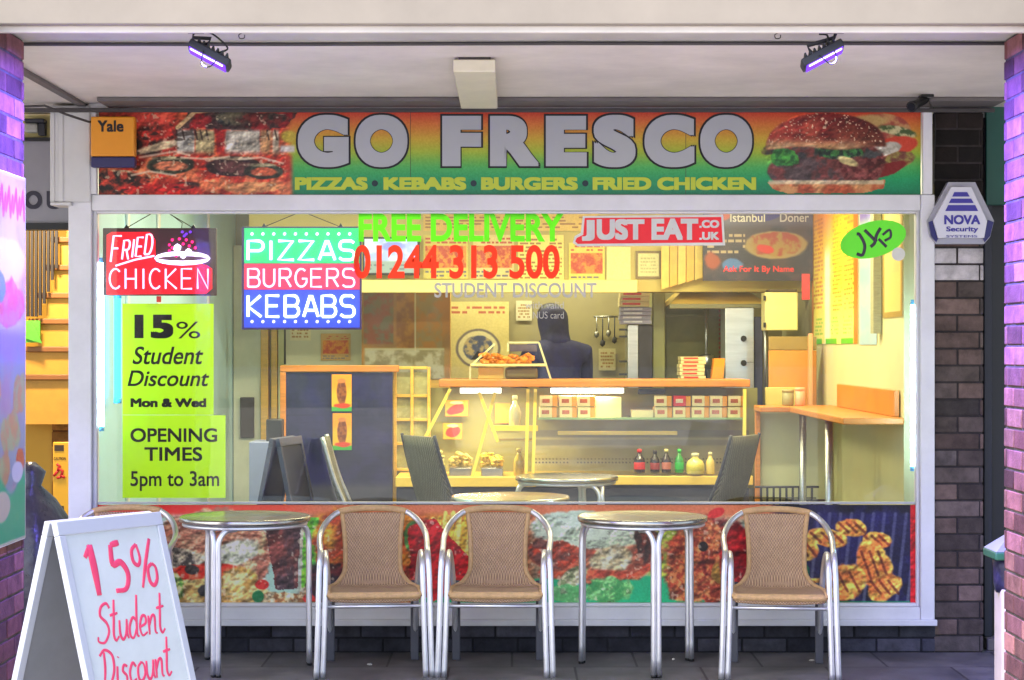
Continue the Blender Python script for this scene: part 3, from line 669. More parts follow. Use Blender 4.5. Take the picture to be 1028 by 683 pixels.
for t, a, c in (('PIZZAS', 296, 369), ('KEBABS', 385, 468), ('BURGERS', 483, 580), ('FRIED CHICKEN', 595, 759)):
    mb = MB(); mb.ptext(t, a, 178, c, 191, -.0135, .002, .055); mb.build('lettering', mat('sign_letter_lime', (190, 206, 60), .45, var=.03), sg)
for x in (376.5, 475.5, 587.5):
    mb = MB()
    mb.prism([(PX(x, 0) + .016 * math.cos(k * .5236), PZ(184.5, 0) + .016 * math.sin(k * .5236)) for k in range(12)], lambda u, v, w: Vector((u, -.0155 + w, v)), 0, .002)
    mb.build('dot', mat('dot_navy', (30, 50, 60), .5), sg)
for q in (412, 688):
    mb = MB(); mb.box(PX(q, 0), PX(q + .5, 0), -.0135, -.0125, PZ(195.4, 0), PZ(110.5, 0)); mb.build('panel_joint', mat('joint', (70, 70, 60), .6), sg)
#, 0), PX(688.4, 0), -.0135, -.0125, PZ(195.4, 0), PZ(110.5, 0)); mb.build('panel_joint', mat('joint', (70, 70, 60), .6), sg)

# white end housing at the left of the sign
sb = thing('shutter_housing', 'white ribbed end housing left of the fascia sign', 'housing', (PX(70, 0), 0, PZ(205, 0)))
mb = MB(); mb.box(PX(50, -.06), PX(90.5, -.06), -.06, .3, PZ(203, -.06), PZ(106, -.06), .006)
mb.build('casing', M_upvc2, sb)
mb = MB()
for px in (52.5, 59, 61): mb.box(PX(px, -.06), PX(px, -.06) + .012, -.066, -.0605, PZ(203, -.06), PZ(107, -.06), .002)
mb.build('rib', M_upvc2, sb)
mb = MB(); mb.box(PX(51, -.06), PX(72, -.06), -.075, .1, PZ(206.5, -.06), PZ(203.3, -.06), .004); mb.build('bottom_lip', M_upvc2, sb)
# orange alarm box
ab = thing('alarm_box', 'orange alarm box with dark blue base reading Yale on the sign corner', 'alarm box', (PX(113, -.1), -.08, PZ(168, -.1)))
mb = MB(); mb.pbox(91, 117, 135, 157, -.11, -.051, .008); mb.build('cover', mat('alarm_orange', (232, 152, 40), .4, var=.05), ab)
mb = MB(); mb.pbox(91, 157.3, 135, 168, -.11, -.051, .008); mb.build('base', mat('alarm_blue', (52, 50, 96), .4, var=.1), ab)
mb = MB(); mb.ptext('Yale', 98, 121, 124, 132.5, -.1105, .0015, .03); mb.build('lettering', mat('ink_black', (26, 22, 26), .5), ab)
# cctv camera
cc = thing('security_camera', 'small black bullet camera at the right end of the sign', 'camera', (PX(925, -.15), -.15, PZ(98, -.15)))
mb = MB(); a = P(928, 100.5, -.38); b = P(915, 107.5, -.46); mb.tube([a, a.lerp(b, .8), b], [.022, .024, .028], 14); mb.build('body', M_black, cc)
mb = MB(); mb.tube([b, b + (b - a).normalized() * .004], .02, 14); mb.build('lens', mat('lens_black', (6, 6, 10), .05), cc)
mb = MB(); mb.tube([a, P(930, 96, -.37), Vector((PX(930, -.36), -.36, SZ - .012))], .009, 8); mb.box(PX(923, -.36), PX(936, -.36), -.40, -.32, SZ - .014, SZ - .001, .004); mb.build('bracket', M_black, cc)
mb = MB(); mb.tube(cr([Vector((PX(933, -.36), -.34, SZ - .016)), Vector((PX(934, -.2), -.2, SZ - .035)), P(936, 104, -.06), P(939, 125, -.05), P(938, 160, -.05), P(937.5, 185, -.05)], 5), .003, 6); mb.build('lead', M_black, cc)
# hexagonal alarm box
nb = thing('alarm_box', 'white trapezoid alarm box reading NOVA Security on the brick pier', 'alarm box', (PX(965, -.1), -.05, PZ(246, -.1)))
hexa = [(952, 183), (979, 183), (998, 222), (994, 238), (988, 245), (940, 245), (934, 238), (931, 222)]
mb = MB(); mb.pprism(hexa, -.055, .05); mb.build('casing', mat('alarm_grey', (168, 168, 180), .45, var=.06), nb)
mb = MB(); mb.pprism([(955, 188), (975, 188), (991, 222), (988, 239), (942, 239), (937, 222)], -.085, .0295); mb.build('cover', mat('alarm_white', (214, 214, 226), .4, var=.04), nb)
mb = MB()
for q in ([(958, 193), (971, 193), (973.5, 197.5), (956, 197.5)], [(955, 199.5), (975, 199.5), (977.5, 204), (952.5, 204)], [(952, 206), (979, 206), (982, 212), (949, 212)]): mb.pprism(q, -.0875, .002)
mb.ptext('NOVA', 948, 216, 984, 225.5, -.0855, .002, .035); mb.ptext('Security', 950, 227.5, 982, 234, -.0855, .002, .02); mb.ptext('SYSTEMS', 950, 236.2, 981, 238.6, -.0855, .002, .0)
mb.build('lettering', mat('nova_blue', (62, 54, 158), .45), nb)
mb = MB()
for q in ([(932.5, 223), (938, 221), (944, 236), (940, 243), (935, 237)], [(997.5, 223), (992, 221), (986, 236), (989, 243), (994, 237)]):
    mb = MB(); mb.pprism(q, -.070, .0145); mb.build('corner_cap', mat('cap_navy', (44, 42, 110), .4), nb)

# ------------------------------------------------------------------ purple floodlights
def flood(px, sgn, label):
    base = P(px, 30, -2.28); base.z = SZ
    t = thing('floodlight', label, 'floodlight', base, 0, 'purple floodlights under the canopy')
    c = base + Vector((.058 * -sgn * -1 * .9, 0, -.105))
    ang = R(-30) * -sgn * -1
    Mx = Matrix.Translation(c) @ Matrix.Rotation(R(28) * sgn, 4, 'Y') @ Matrix.Rotation(R(-12), 4, 'X')
    mb = MB(); mb.box(-.088, .088, -.045, .045, -.008, .024, .008, Mx)
    for k in range(7): mb.box(-.062 + k * .02, -.056 + k * .02, -.035, .035, .024, .04, 0, Mx)
    mb.build('housing', M_dark, t)
    mb = MB(); mb.box(-.078, .078, -.038, .038, -.012, -.0085, 0, Mx); mb.build('lamp_face', L_purple, t)
    mb = MB(); mb.box(-.07, .07, -.040, -.030, -.0165, -.0125, 0, Mx); mb.build('led_strip', lum('lamp_lilac', (200, 180, 255), 2.), t)
    mb = MB(); mb.tube([Mx @ Vector((-.03, 0, .038)), Mx @ Vector((-.03, 0, .07)), base + Vector((-.01, 0, -.03)), base], .008, 8); mb.box(base.x - .03, base.x + .03, base.y - .02, base.y + .02, SZ - .012, SZ - .001); mb.build('bracket', M_dark, t)
    mb = MB(); mb.tube(cr([base + Vector((.02, -.02, -.01)), base + Vector((.07 * sgn, -.03, -.02)), Mx @ Vector((.05, -.03, .06)), Mx @ Vector((.03, -.02, .03))], 5), .004, 6); mb.tube(cr([Mx @ Vector((-.02, -.05, .0)), Mx @ Vector((0, -.05, -.05)), Mx @ Vector((.03, -.045, -.045)), Mx @ Vector((.04, -.045, -.01))], 5), .0025, 6); mb.build('cable', M_black, t)
    d = Vector((-sgn * 1.0, .1, -1.0)).normalized()
    o = area('lamp_light', t, Mx @ Vector((0, 0, -.03)), (0, 0, 0), .14, .06, 24, (.15, .11, 1.0))
    o.rotation_euler = (-d).to_track_quat('Z', 'Y').to_euler(); o.data.spread = R(100)
flood(196, 1, 'purple floodlight under the canopy on the side of the orange alarm box')
flood(840, -1, 'purple floodlight under the canopy on the side of the burger picture')

# ------------------------------------------------------------------ neighbouring entrance on the left, walls either side
M_yel = mat('stairwell_yellow', (226, 168, 44), .55, var=.08, scale=2)
ne = thing('stairwell', 'yellow lit stairwell of the neighbouring unit behind the brick pillar', 'stairwell', (-2.9, 2.0, 0))
mb = MB(); mb.box(-5, -2.18, 2.6, 2.7, 0, 2.73); mb.build('back_wall', M_yel, ne)
mb = MB(); mb.box(-5, PX(53, 2.2), 2.2, 2.28, 0, PZ(349, 2.2)); mb.build('under_stair_wall', M_yel, ne)
mb = MB(); bricks(mb, PX(53, 2.2) + .002, PX(92, 2.2), 2.19, 2.28, 0, PZ(300, 2.2), ('y-',), [(176, 112, 52), (160, 98, 48), (186, 124, 60)], ch=.1, mort=(120, 76, 40)); mb.build('stair_brickwork', M_brick, ne)
stp = [(12, 376), (25, 348), (38, 320), (47, 294), (53, 266), (60, 238), (67, 212)]
for k, (x, y) in enumerate(stp):
    y2 = stp[k - 1][1] if k else 420
    mb = MB(); mb.box(PX(x, 1.9), PX(92, 1.9), 1.9, 2.19, PZ(y2 + 6, 1.9), PZ(y, 1.9) - .035); 
    st_ = mb.build('stair_step', mat('step_yellow', (214, 150, 50), .5, var=.15), ne)
    mb = MB(); mb.box(PX(x, 1.9) - .05, PX(92, 1.9), 1.87, 2.19, PZ(y, 1.9) - .034, PZ(y, 1.9), .006); mb.build('nosing', mat('nosing_brown', (150, 92, 40), .5, var=.2), st_)
for k in range(9):
    x = 24 + k * 4.1; yb = 318 if x < 40 else 318 - (x - 40) * 2.9
    mb = MB(); a = P(x, 226, 1.85); b = P(x, yb, 1.85); mb.box(a.x - .008, a.x + .008, 1.84, 1.86, b.z, a.z); mb.build('baluster', mat('baluster_dark', (44, 36, 34), .5), ne)
mb = MB(); mb.pbox(26, 322, 40, 344, 1.83, 1.85); mb.pprism([(26, 340), (31, 324), (36, 330), (42, 345)], 1.82, .008); mb.build('green_notice', mat('notice_green', (96, 180, 50), .5, var=.3, scale=12), ne)
ns = thing('overhead_sign', 'grey sign board with dark letters OU over the stairwell entrance', 'sign', (PX(30, .35), .4, PZ(226, .35)))
mb = MB(); mb.box(-5, PX(76, .35), .35, .4, PZ(224, .35), PZ(142, .35)); mb.build('board', mat('grey_board', (150, 148, 156), .5, var=.1, scale=3), ns)
for t, a, c in (('O', 25, 42), ('U', 47, 62)):
    mb = MB(); mb.ptext(t, a, 192, c, 210, .349, .004, .04); mb.build('lettering', mat('ou_navy', (44, 42, 60), .5), ns)
for y0, y1 in ((224.2, 231), (138.5, 141.8)):
    mb = MB(); mb.box(-5, PX(76, .33), .33, .42, PZ(y1, .35), PZ(y0, .35)); mb.build('edge_strip', M_black, ns)
mb = MB(); mb.box(-5, PX(76, .35), .36, .42, PZ(138.3, .35), 2.74); mb.build('upper_panel', mat('upper_cream', (196, 182, 122), .6, var=.15), ns)
bl = thing('bulkhead_lamp', 'small grey bulkhead lamp above the OU sign board', 'lamp', (PX(36, .3), .3, PZ(136, .3)))
mb = MB(); mb.pbox(24, 119, 44, 123, .28, .358, .006); mb.pbox(38, 123.3, 45, 136, .31, .358, .006); mb.build('housing', M_dark, bl)
mb = MB(); mb.pbox(24, 123.4, 37.5, 133, .30, .358, .012); mb.build('cover', mat('grey_glass', (170, 168, 160), .3), bl)
sl = thing('stair_lamp', 'round warm ceiling lamp hidden in the yellow stairwell', 'lamp', (-2.85, 1.2, 2.68))
mb = MB(); mb.lathe([(.14, 2.685), (.15, 2.71), (.15, 2.745)], (-2.85, 1.2, 0)); mb.build('lamp_base', M_white, sl)
mb = MB(); mb.lathe([(.02, 2.655), (.09, 2.66), (.135, 2.684)], (-2.85, 1.2, 0)); mb.build('diffuser', lum('lamp_warm', (255, 226, 160), 3.), sl)
area('lamp_light', sl, (-2.85, 1.2, 2.64), (0, 0, 0), .2, .2, 26, (1, .84, .58))
cs = thing('caution_board', 'yellow caution board with red slipping figure standing below the stairs', 'notice', (PX(66, 1.6), 1.6, 0))
mb = MB(); mb.box(PX(53, 1.6), PX(92, 1.6), 1.6, 1.63, 0, PZ(444, 1.6), .006); mb.build('panel', mat('caution_yellow', (240, 172, 26), .4, var=.05), cs)
mb = MB(); mb.pprism([(54.5, 447), (64, 447), (64, 453), (54.5, 453)], 1.597, .002); mb.pprism([(54, 508), (64, 508), (64, 512), (54, 512)], 1.597, .002); mb.ptext('CAUTION', 54, 459, 66, 462, 1.599, .0015); mb.build('lettering', mat('caution_ink', (70, 50, 30), .6), cs)
mb = MB()
for q in ([(57, 466), (60, 468), (58, 473)], [(58, 470), (63, 473), (61, 479)], [(61, 477), (65, 480)], [(58, 473), (54, 478)], [(61, 479), (57, 480)]): mb.tube([P(a, b, 1.598) for a, b in q], .008, 6)
mb.build('figure', mat('caution_red', (216, 40, 36), .5), cs)
mb = MB(); random.seed(5)
prof = [(.05, .0), (.2, .02), (.26, .2), (.25, .45), (.2, .62), (.12, .76), (.05, .83), (.07, .9), (.02, .95)]
c0 = Vector((PX(36, .2), .1, 0))
mb.lathe([(r, z) for r, z in prof for _ in (0,)], c0, 40)
for v in mb.bm.verts:
    k = 1 + .35 * (vnoise(np.array(v.co.x * 14 + 50), np.array(v.co.z * 9 + v.co.y * 14 + 50), 3) - .5); v.co.x = c0.x + (v.co.x - c0.x) * k; v.co.y = c0.y + (v.co.y - c0.y) * k
tag(mb.build('rubbish_bag', mat('bag_plastic', (66, 62, 72), .28, var=.35, scale=9, bump=.9, bscale=16)), 'tall dark plastic rubbish bag standing behind the white A-board', 'rubbish bag')
for x0, x1, lb in ((-9, -5.01, 'brick wall of the neighbouring units beyond the yellow stairwell'), (PX(1060, .12) + .01, 9, 'brick wall of the neighbouring units beyond the navy side door')):
    mb = MB(); bricks(mb, x0, x1, .3, .5, 0, 2.74, ('y-',), pal_dk, ch=.085); tag(mb.build('neighbour_wall', M_brick), lb, 'wall')

# bin at the right pillar
bn = thing('litter_bin', 'cream pedestal bin with green lid and dark bag beside the right pillar', 'bin', (PX(1019, -1.4), -1.4, 0))
def hexa_(r, z0, z1, m, nm, bv=.01, sx=1):
    mb = MB(); c = (PX(1019, -1.4), -1.4); mb.box(c[0] - r * sx, c[0] + r * sx, -1.4 - r, -1.4 + r, z0, z1, bv); return mb.build(nm, m, bn)
hexa_(.075, .0, .50, mat('cream_post', (206, 194, 182), .55, var=.12), 'post', .02)
c = Vector((PX(1019, -1.4), -1.4, 0)); zb = PZ(560, -1.4)
mb = MB(); mb.lathe([(.09, .48), (.1, .52), (.095, .58), (.1, .64)], c, 20)
for v in mb.bm.verts: v.co.x = c.x + (v.co.x - c.x) * random.uniform(.85, 1.12)
mb.build('bag', mat('bag_navy', (50, 48, 84), .3, var=.4, scale=14, bump=.8, bscale=22), bn)
mb = MB(); mb.box(c.x - .112, c.x + .112, c.y - .112, c.y + .112, .625, .66, .008); mb.build('lid', mat('lid_green', (52, 112, 84), .45, var=.1), bn)
mb = MB(); a = [mb.v((c.x + i * .108, c.y + j * .108, .661)) for i, j in ((-1, -1), (1, -1), (1, 1), (-1, 1))]; b = [mb.v((c.x + i * .02, c.y + j * .02, .735)) for i, j in ((-1, -1), (1, -1), (1, 1), (-1, 1))]
mb.face(a[::-1]); mb.face(b)
for i in range(4): mb.face([a[i], a[(i + 1) % 4], b[(i + 1) % 4], b[i]])
mb.build('lid_cap', mat('lid_grey', (150, 156, 176), .45, var=.1), bn)

# ------------------------------------------------------------------ outside furniture
def make_table(label, group, d=.62, h=.725, base=-105):
    t = thing('cafe_table', label, 'table', (0, 0, 0), 0, group)
    mb = MB(); r = d / 2
    mb.lathe([(r - .012, h - .028), (r, h - .024), (r + .002, h - .014), (r, h - .003), (r - .006, h), (r - .012, h - .002), (.001, h - .0025)], (0, 0, 0), 64); mb.build('tabletop', M_alu_top, t, True)
    mb = MB(); mb.tube([((r - .02) * math.cos(k * math.pi / 16), (r - .02) * math.sin(k * math.pi / 16), h - .038) for k in range(32)], .009, 8, True); mb.build('ring', M_alu, t, True)
    for a in (base, base + 120, base + 240):
        a = R(a); e = Vector((math.cos(a), math.sin(a), 0)); q = Vector((-e.y, e.x, 0))
        mb = MB()
        for s in (-1, 1):
            o = q * .0125 * s
            mb.tube(cr([e * (r - .09) + q * .06 * s + Vector((0, 0, h - .045)), e * (r - .035) + q * .035 * s + Vector((0, 0, h - .05)), e * (r - .008) + o + Vector((0, 0, h - .10)), e * (r - .004) + o + Vector((0, 0, h - .2)), e * (r - .004) + o + Vector((0, 0, .36)), e * (r - .002) + o + Vector((0, 0, .012))], 5), .0132, 10)
        lg = mb.build('leg', M_alu, t, True)
        mb = MB()
        for s in (-1, 1): mb.tube([e * (r - .002) + q * .0125 * s + Vector((0, 0, .0)), e * (r - .002) + q * .0125 * s + Vector((0, 0, .013))], .0125, 10)
        mb.build('foot', M_black, lg, True)
    return t
M_alu_top = mat('brushed_tabletop', (196, 194, 186), .22, 1., var=.12, scale=14, stretch=(1, 8, 1))

def make_chair(label, group, weave, edge):
    t = thing('cafe_chair', label, 'chair', (0, 0, 0), 0, group)
    prof = [(-.268, .362), (-.272, .385), (-.255, .402), (-.16, .402), (-.02, .394), (.09, .386), (.145, .40), (.178, .45), (.196, .53), (.212, .62), (.228, .69), (.24, .738)]
    wid = [.205, .212, .214, .214, .212, .206, .172, .138, .133, .136, .143, .15]
    pf = cr([(w, y, z) for w, (y, z) in zip(wid, prof)], 4)
    mb = MB(); rows = []; N = 14
    for i, p in enumerate(pf):
        rows.append([mb.v((p.x * (2 * k / N - 1), p.y + .012 * (1 - (2 * k / N - 1) ** 2) * (1 if p.z > .43 else 0), p.z - (.010 * (1 - (2 * k / N - 1) ** 2) if p.z <= .43 else 0))) for k in range(N + 1)])
    for a, b in zip(rows, rows[1:]):
        for k in range(N): mb.face([a[k], a[k + 1], b[k + 1], b[k]], True)
    o = mb.build('woven_shell', weave, t, True)
    sm = o.modifiers.new('thickness', 'SOLIDIFY'); sm.thickness = .008; sm.offset = 0
    mb = MB()
    for s in (-1, 1): mb.tube([(p.x * s, p.y, p.z) for p in pf[4:]], .0115, 8)
    fr_ = [(.214 * k / 8, -.266 - .008 * (1 - (k / 8) ** 2), .386) for k in range(-8, 9)]
    mb.tube([(pf[4].x * -1, pf[4].y, pf[4].z)] + fr_ + [(pf[4].x, pf[4].y, pf[4].z)], .0175, 10)
    mb.build('wrapped_edge', edge, t, True)
    hoop = [(.255, -.25, .50), (.252, -.243, .55), (.25, -.20, .588), (.252, -.10, .605), (.256, .02, .625), (.25, .11, .655), (.222, .19, .70), (.165, .235, .742), (.08, .252, .757), (0, .256, .760)]
    full = [( -x, y, z) for x, y, z in hoop][:-1] + hoop[::-1]
    pth = cr(full, 6)
    mb = MB(); mb.tube([p for p in pth if abs(p.x) <= .172 and p.z > .72], .0165, 10); mb.build('wrapped_top', edge, t, True)
    for s in (-1, 1):
        mb = MB(); mb.tube(cr([(s * .268, -.292, .0), (s * .262, -.284, .2), (s * .257, -.266, .42)] + [(s * x, y, z) for x, y, z in hoop], 6), .0142, 10); mb.build('arm_tube', M_alu, t, True)
        mb = MB(); mb.tube(cr([(s * .238, -.290, .0), (s * .232, -.280, .2), (s * .226, -.264, .42), (s * .224, -.24, .525), (s * .226, -.18, .562), (s * .228, -.06, .57), (s * .228, .05, .55), (s * .222, .12, .48), (s * .212, .17, .3), (s * .205, .255, .0)], 6), .0142, 10); mb.build('leg_tube', M_alu, t, True)
        mb = MB(); mb.tube(cr([(s * .23, -.2, .355), (s * .225, .0, .352), (s * .214, .15, .37)], 4), .009, 8); mb.build('side_rail', M_alu_dk, t, True)
        mb = MB(); mb.box(s * .205 - .02, s * .205 + .02, .2, .215, .0, .40, .004); mb.build('rear_leg', M_alu_dk, t, True)
    mb = MB(); mb.tube([(-.245, -.262, .335), (.245, -.262, .335)], .0085, 8); mb.build('stretcher', M_alu, t, True)
    mb = MB(); mb.tube([(-.225, .13, .36), (.225, .13, .36)], .009, 8); mb.build('rear_stretcher', M_alu_dk, t, True)
    return t
def place(t, x, y, rz): t.location = (x, y, t.location.z); t.rotation_euler = (0, 0, R(rz)); return t
G_C = 'wicker cafe chairs outside the window'; G_T = 'round aluminium tables outside the window'
ch = make_chair('wicker chair with aluminium frame, right beside the left outdoor table', G_C, M_weave, M_wicker_edge)
place(ch, -.663, -.46, 5); ch.scale = (1, 1, .975)
dup(ch, (-.072, -.45, 0), R(-1), 'middle wicker chair of the three in clear view, before the fries picture')
dup(ch, (1.262, -.53, 0), R(-6), 'wicker chair on its own before the grill picture, rightmost outdoors')
dup(ch, (-1.88, -.42, 0), R(4), 'wicker chair almost hidden behind the white A-board')
tb = make_table('round aluminium table beside the A-board, left of all visible chairs', G_T, base=-108); place(tb, -1.278, -.45, 0)
dup(tb, (.625, -.45, 0), R(26), 'round aluminium table between the middle and the rightmost wicker chair')

for i, (px, py, r_, lb) in enumerate(((371, 668, .012, 'small scrap of white paper on the paving before the left wicker chair'), (676, 663, .008, 'tiny pale scrap on the paving by the right table legs'), (815, 664, .014, 'crumpled pale paper scrap near the wall at the right chair'))):
    Y = CH * F / (py - HY) - D0; mb = MB(); mb.ball((PX(px, Y), Y, .005), r_, r_ * .7, .005, 2, .3); tag(mb.build('paper_scrap', mat('scrap_white', (206, 200, 190), .8, var=.2)), lb, 'litter')
# ------------------------------------------------------------------ A-board
def make_aboard(label, cat_loc, mframe, mface, mface2, w=.50, h=.94, spread=.275, rz=0., name='a_board'):
    t = thing(name, label, 'A-board', cat_loc, 0)
    L = math.hypot(h, spread)
    parts = {}
    for s in (-1, 1):       # -1 front panel (towards local -y)
        an = math.atan2(spread, h) * s
        Mx = Matrix.Translation((0, s * .016, h)) @ Matrix.Rotation(an, 4, 'X')
        fn = lambda u, v, d: Mx @ Vector((u, s * d, v))      # u across, v up from the hinge (negative), d outward
        mb = MB(); b = .03
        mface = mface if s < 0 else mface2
        for x0, x1, z0, z1 in ((-w / 2, w / 2, -b * 1.6, 0), (-w / 2, w / 2, -L + .06, -L + .06 + b), (-w / 2, -w / 2 + b, -L, -b * 1.6 - .0005), (w / 2 - b, w / 2, -L, -b * 1.6 - .0005)):
            mb.box(x0, x1, -.013, .013, z0, z1, .003, Mx)
        f = mb.build('front_frame' if s < 0 else 'rear_frame', mframe, t, True)
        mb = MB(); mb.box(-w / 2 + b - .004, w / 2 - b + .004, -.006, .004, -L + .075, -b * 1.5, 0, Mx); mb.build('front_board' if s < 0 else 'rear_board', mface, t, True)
        parts[s] = Mx
    for s in (-1, 1):
        mb = MB(); x = s * (w / 2 - .02); z = h * .36; y = spread * .64 
        mb.box(x - .008, x + .008, -y, -.003, z, z + .02); mb.box(x - .009, x + .009, .003, y, z - .001, z + .021); mb.build('brace', M_alu, t, True)
    t.rotation_euler = (0, 0, rz)
    return t, parts[-1]
rzA = math.atan2(-2.79 + 3.23, -1.27 + 1.56)
ab_, Mf = make_aboard('white A-board hand lettered 15% Student Discount in pink, at the left pillar', (-1.415, -3.01, 0), mat('aboard_frame', (176, 180, 192), .35, var=.04), mat('aboard_white', (196, 202, 204), .3, var=.08), mat('aboard_shaded', (120, 122, 128), .5, var=.1), rz=rzA)  # rear board grey: shade inside the A-frame put into its colour
M_pink = mat('brush_pink', (224, 62, 104), .5, var=.12, scale=14)
# brush strokes on the board in board coordinates: u -0.26..0.26 across, v 0..1 m down from the top
def bp(u, v): return Mf @ Vector((u, -.0075, -v))
def strokes(name, lst):
    mb = MB()
    for w, pts in lst:
        pp = cr([(a, 0, b) for a, b in pts], 5); n = len(pp)
        rr = [w * (.75 + .35 * math.sin(math.pi * min(1, .15 + i / n))) for i in range(n)]
        mb.tube([bp(p.x * KX, p.z) for p in pp], rr, 8)
    for v in mb.bm.verts:      # flatten the brush strokes to a thin coat
        q = Mf.inverted() @ v.co; q.y = -.0068 + (q.y + .0075) * .12; v.co = Mf @ q
    mb.build(name, M_pink, ab_, True)
X0 = -.155
def sh(pts, u, v, k, kv=None): return [(u + a * k, v - b * (kv or k)) for a, b in pts]
KX = .9
BR = [(.0095, sh([(0, .78), (.16, .95), (.2, 1.02)], -.165, .265, .172)), (.0145, sh([(.2, 1.02), (.21, .5), (.2, 0)], -.165, .265, .172)),
    (.011, sh([(.5, 1), (.24, .97)], -.065, .265, .172)), (.011, sh([(.24, .97), (.2, .58), (.45, .6), (.6, .35), (.46, .06), (.14, .04)], -.065, .265, .172)),
    (.0075, sh([(.26, .96), (.08, .84), (.06, .6), (.2, .5), (.3, .66), (.26, .96)], .07, .26, .16)), (.0075, sh([(.74, 1.05), (.44, .5), (.2, .0)], .07, .26, .16)), (.0075, sh([(.66, .5), (.5, .4), (.48, .12), (.6, .02), (.74, .16), (.76, .4), (.66, .5)], .07, .26, .16))]
for q in (BR[:2], BR[2:4], BR[4:]): strokes('lettering', q)
def word(txt, u, v, k, tall=1.25):
    G = {'S': (.62, [[(.55, 1.05), (.4, 1.22), (.16, 1.12), (.12, .85), (.4, .6), (.5, .3), (.3, .0), (.02, .05), (.0, .2)]]),
         't': (.36, [[(.14, 1.3), (.12, .7), (.1, .2), (.2, .0), (.34, .12)], [(-.06, .82), (.3, .86)]]),
         'u': (.46, [[(.02, .62), (.04, .2), (.16, .0), (.3, .14), (.36, .62)], [(.36, .62), (.36, .2), (.44, .0)]]),
         'd': (.50, [[(.36, .5), (.2, .64), (.04, .4), (.06, .08), (.22, .0), (.36, .3)], [(.40, 1.35), (.37, .6), (.38, .1), (.48, .0)]]),
         'e': (.42, [[(.04, .3), (.3, .4), (.28, .62), (.12, .62), (.02, .3), (.14, .02), (.38, .1)]]),
         'n': (.48, [[(.02, .62), (.06, .0)], [(.06, .3), (.18, .58), (.32, .56), (.34, .1), (.44, .0)]]),
         'D': (.72, [[(.16, 1.15), (.2, .6), (.14, .0)], [(-.05, 1.05), (.2, 1.22), (.55, 1.0), (.62, .5), (.4, .06), (.1, .02), (.0, .12)]]),
         'i': (.24, [[(.06, .62), (.06, .12), (.18, .0)], [(.10, .9), (.11, .93)]]),
         's': (.38, [[(.3, .56), (.14, .62), (.08, .44), (.26, .26), (.24, .04), (.02, .04)]]),
         'c': (.40, [[(.34, .5), (.18, .64), (.04, .36), (.12, .04), (.36, .1)]]),
         'o': (.44, [[(.22, .62), (.05, .46), (.06, .12), (.22, .0), (.38, .2), (.34, .5), (.22, .62)]])}
    L = []
    for chh in txt:
        w, st = G[chh]
        for q in st: L.append((.0052, [(u + (a + b * .24) * k, v - b * k * tall) for a, b in q]))
        u += w * k
    strokes('lettering', L)
word('Student', -.185, .425, .112, .95); word('Discount', -.215, .575, .108, .95)

# ------------------------------------------------------------------ lit signs and papers hung in the window
def arc(cx, cy, rx, ry, a0, a1, n=8): return [(cx + rx * math.cos(R(a0 + (a1 - a0) * k / n)), cy + ry * math.sin(R(a0 + (a1 - a0) * k / n))) for k in range(n + 1)]
NG = {'P': [[(0, 0), (0, 1), (.6, 1)] + arc(.6, .74, .3, .26, 90, -90) + [(0, .48)]], 'I': [[(.15, 0), (.15, 1)]], 'Z': [[(0, 1), (.85, 1), (0, 0), (.9, 0)]],
      'A': [[(0, 0), (.42, 1), (.52, 1), (.94, 0)], [(.2, .3), (.74, .3)]], 'S': [[(.85, .9), (.7, 1), (.3, 1)] + arc(.25, .76, .23, .24, 95, 265, 6) + [(.6, .5)] + arc(.62, .25, .26, .25, 90, -90, 6) + [(.2, 0), (0, .1)]],
      'B': [[(0, 0), (0, 1), (.55, 1)] + arc(.58, .76, .25, .24, 90, -90, 6) + [(0, .52)], [(.58, .52)] + arc(.6, .26, .28, .26, 90, -90, 6) + [(0, 0)]],
      'U': [[(0, 1), (0, .3)] + arc(.4, .3, .4, .3, 180, 360) + [(.8, 1)]], 'R': [[(0, 0), (0, 1), (.55, 1)] + arc(.58, .75, .26, .25, 90, -90, 6) + [(0, .5)], [(.45, .5), (.85, 0)]],
      'G': [arc(.45, .5, .45, .5, 50, 330, 12) + [(.86, .45), (.5, .45)]], 'E': [[(.8, 1), (0, 1), (0, 0), (.8, 0)], [(0, .52), (.7, .52)]], 'K': [[(0, 0), (0, 1)], [(.8, 1), (0, .48), (.85, 0)]],
      'F': [[(.8, 1), (0, 1), (0, 0)], [(0, .52), (.6, .52)]], 'D': [[(0, 0), (0, 1), (.4, 1)] + arc(.42, .5, .44, .5, 90, -90, 10) + [(0, 0)]], 'C': [arc(.46, .5, .46, .5, 45, 315, 12)],
      'H': [[(0, 0), (0, 1)], [(.8, 0), (.8, 1)], [(0, .5), (.8, .5)]], 'N': [[(0, 0), (0, 1), (.8, 0), (.8, 1)]]}
NW = {'I': .3}
def neon(mb, txt, a, b, c, d, Y, r, slant=0., rise=0., gap=.28, scales=None):
    tot = sum((NW.get(ch_, .9)) * (scales[i] if scales else 1) for i, ch_ in enumerate(txt)) + gap * (len(txt) - 1)
    k = (c - a) / tot; x = a
    for i, ch_ in enumerate(txt):
        s_ = scales[i] if scales else 1; hh = (d - b) * s_
        for st in NG[ch_]:
            mb.tube([P(x + u * k * s_ + slant * v * hh, d - v * hh - rise * (x - a), Y) for u, v in st], r, 6)
        x += (NW.get(ch_, .9) * s_ + gap) * k
M_signblk = mat('sign_black', (40, 22, 26), .4, var=.1)
fs = thing('hanging_light_sign', 'hanging red light sign reading FRIED CHICKEN with a glowing bowl', 'light sign', (PX(160, .07), .085, PZ(297, .07)))
mb = MB(); mb.pbox(103, 229, 217.5, 297, .085, .105, .006); mb.build('casing', mat('sign_brown', (74, 50, 56), .4, var=.1), fs)
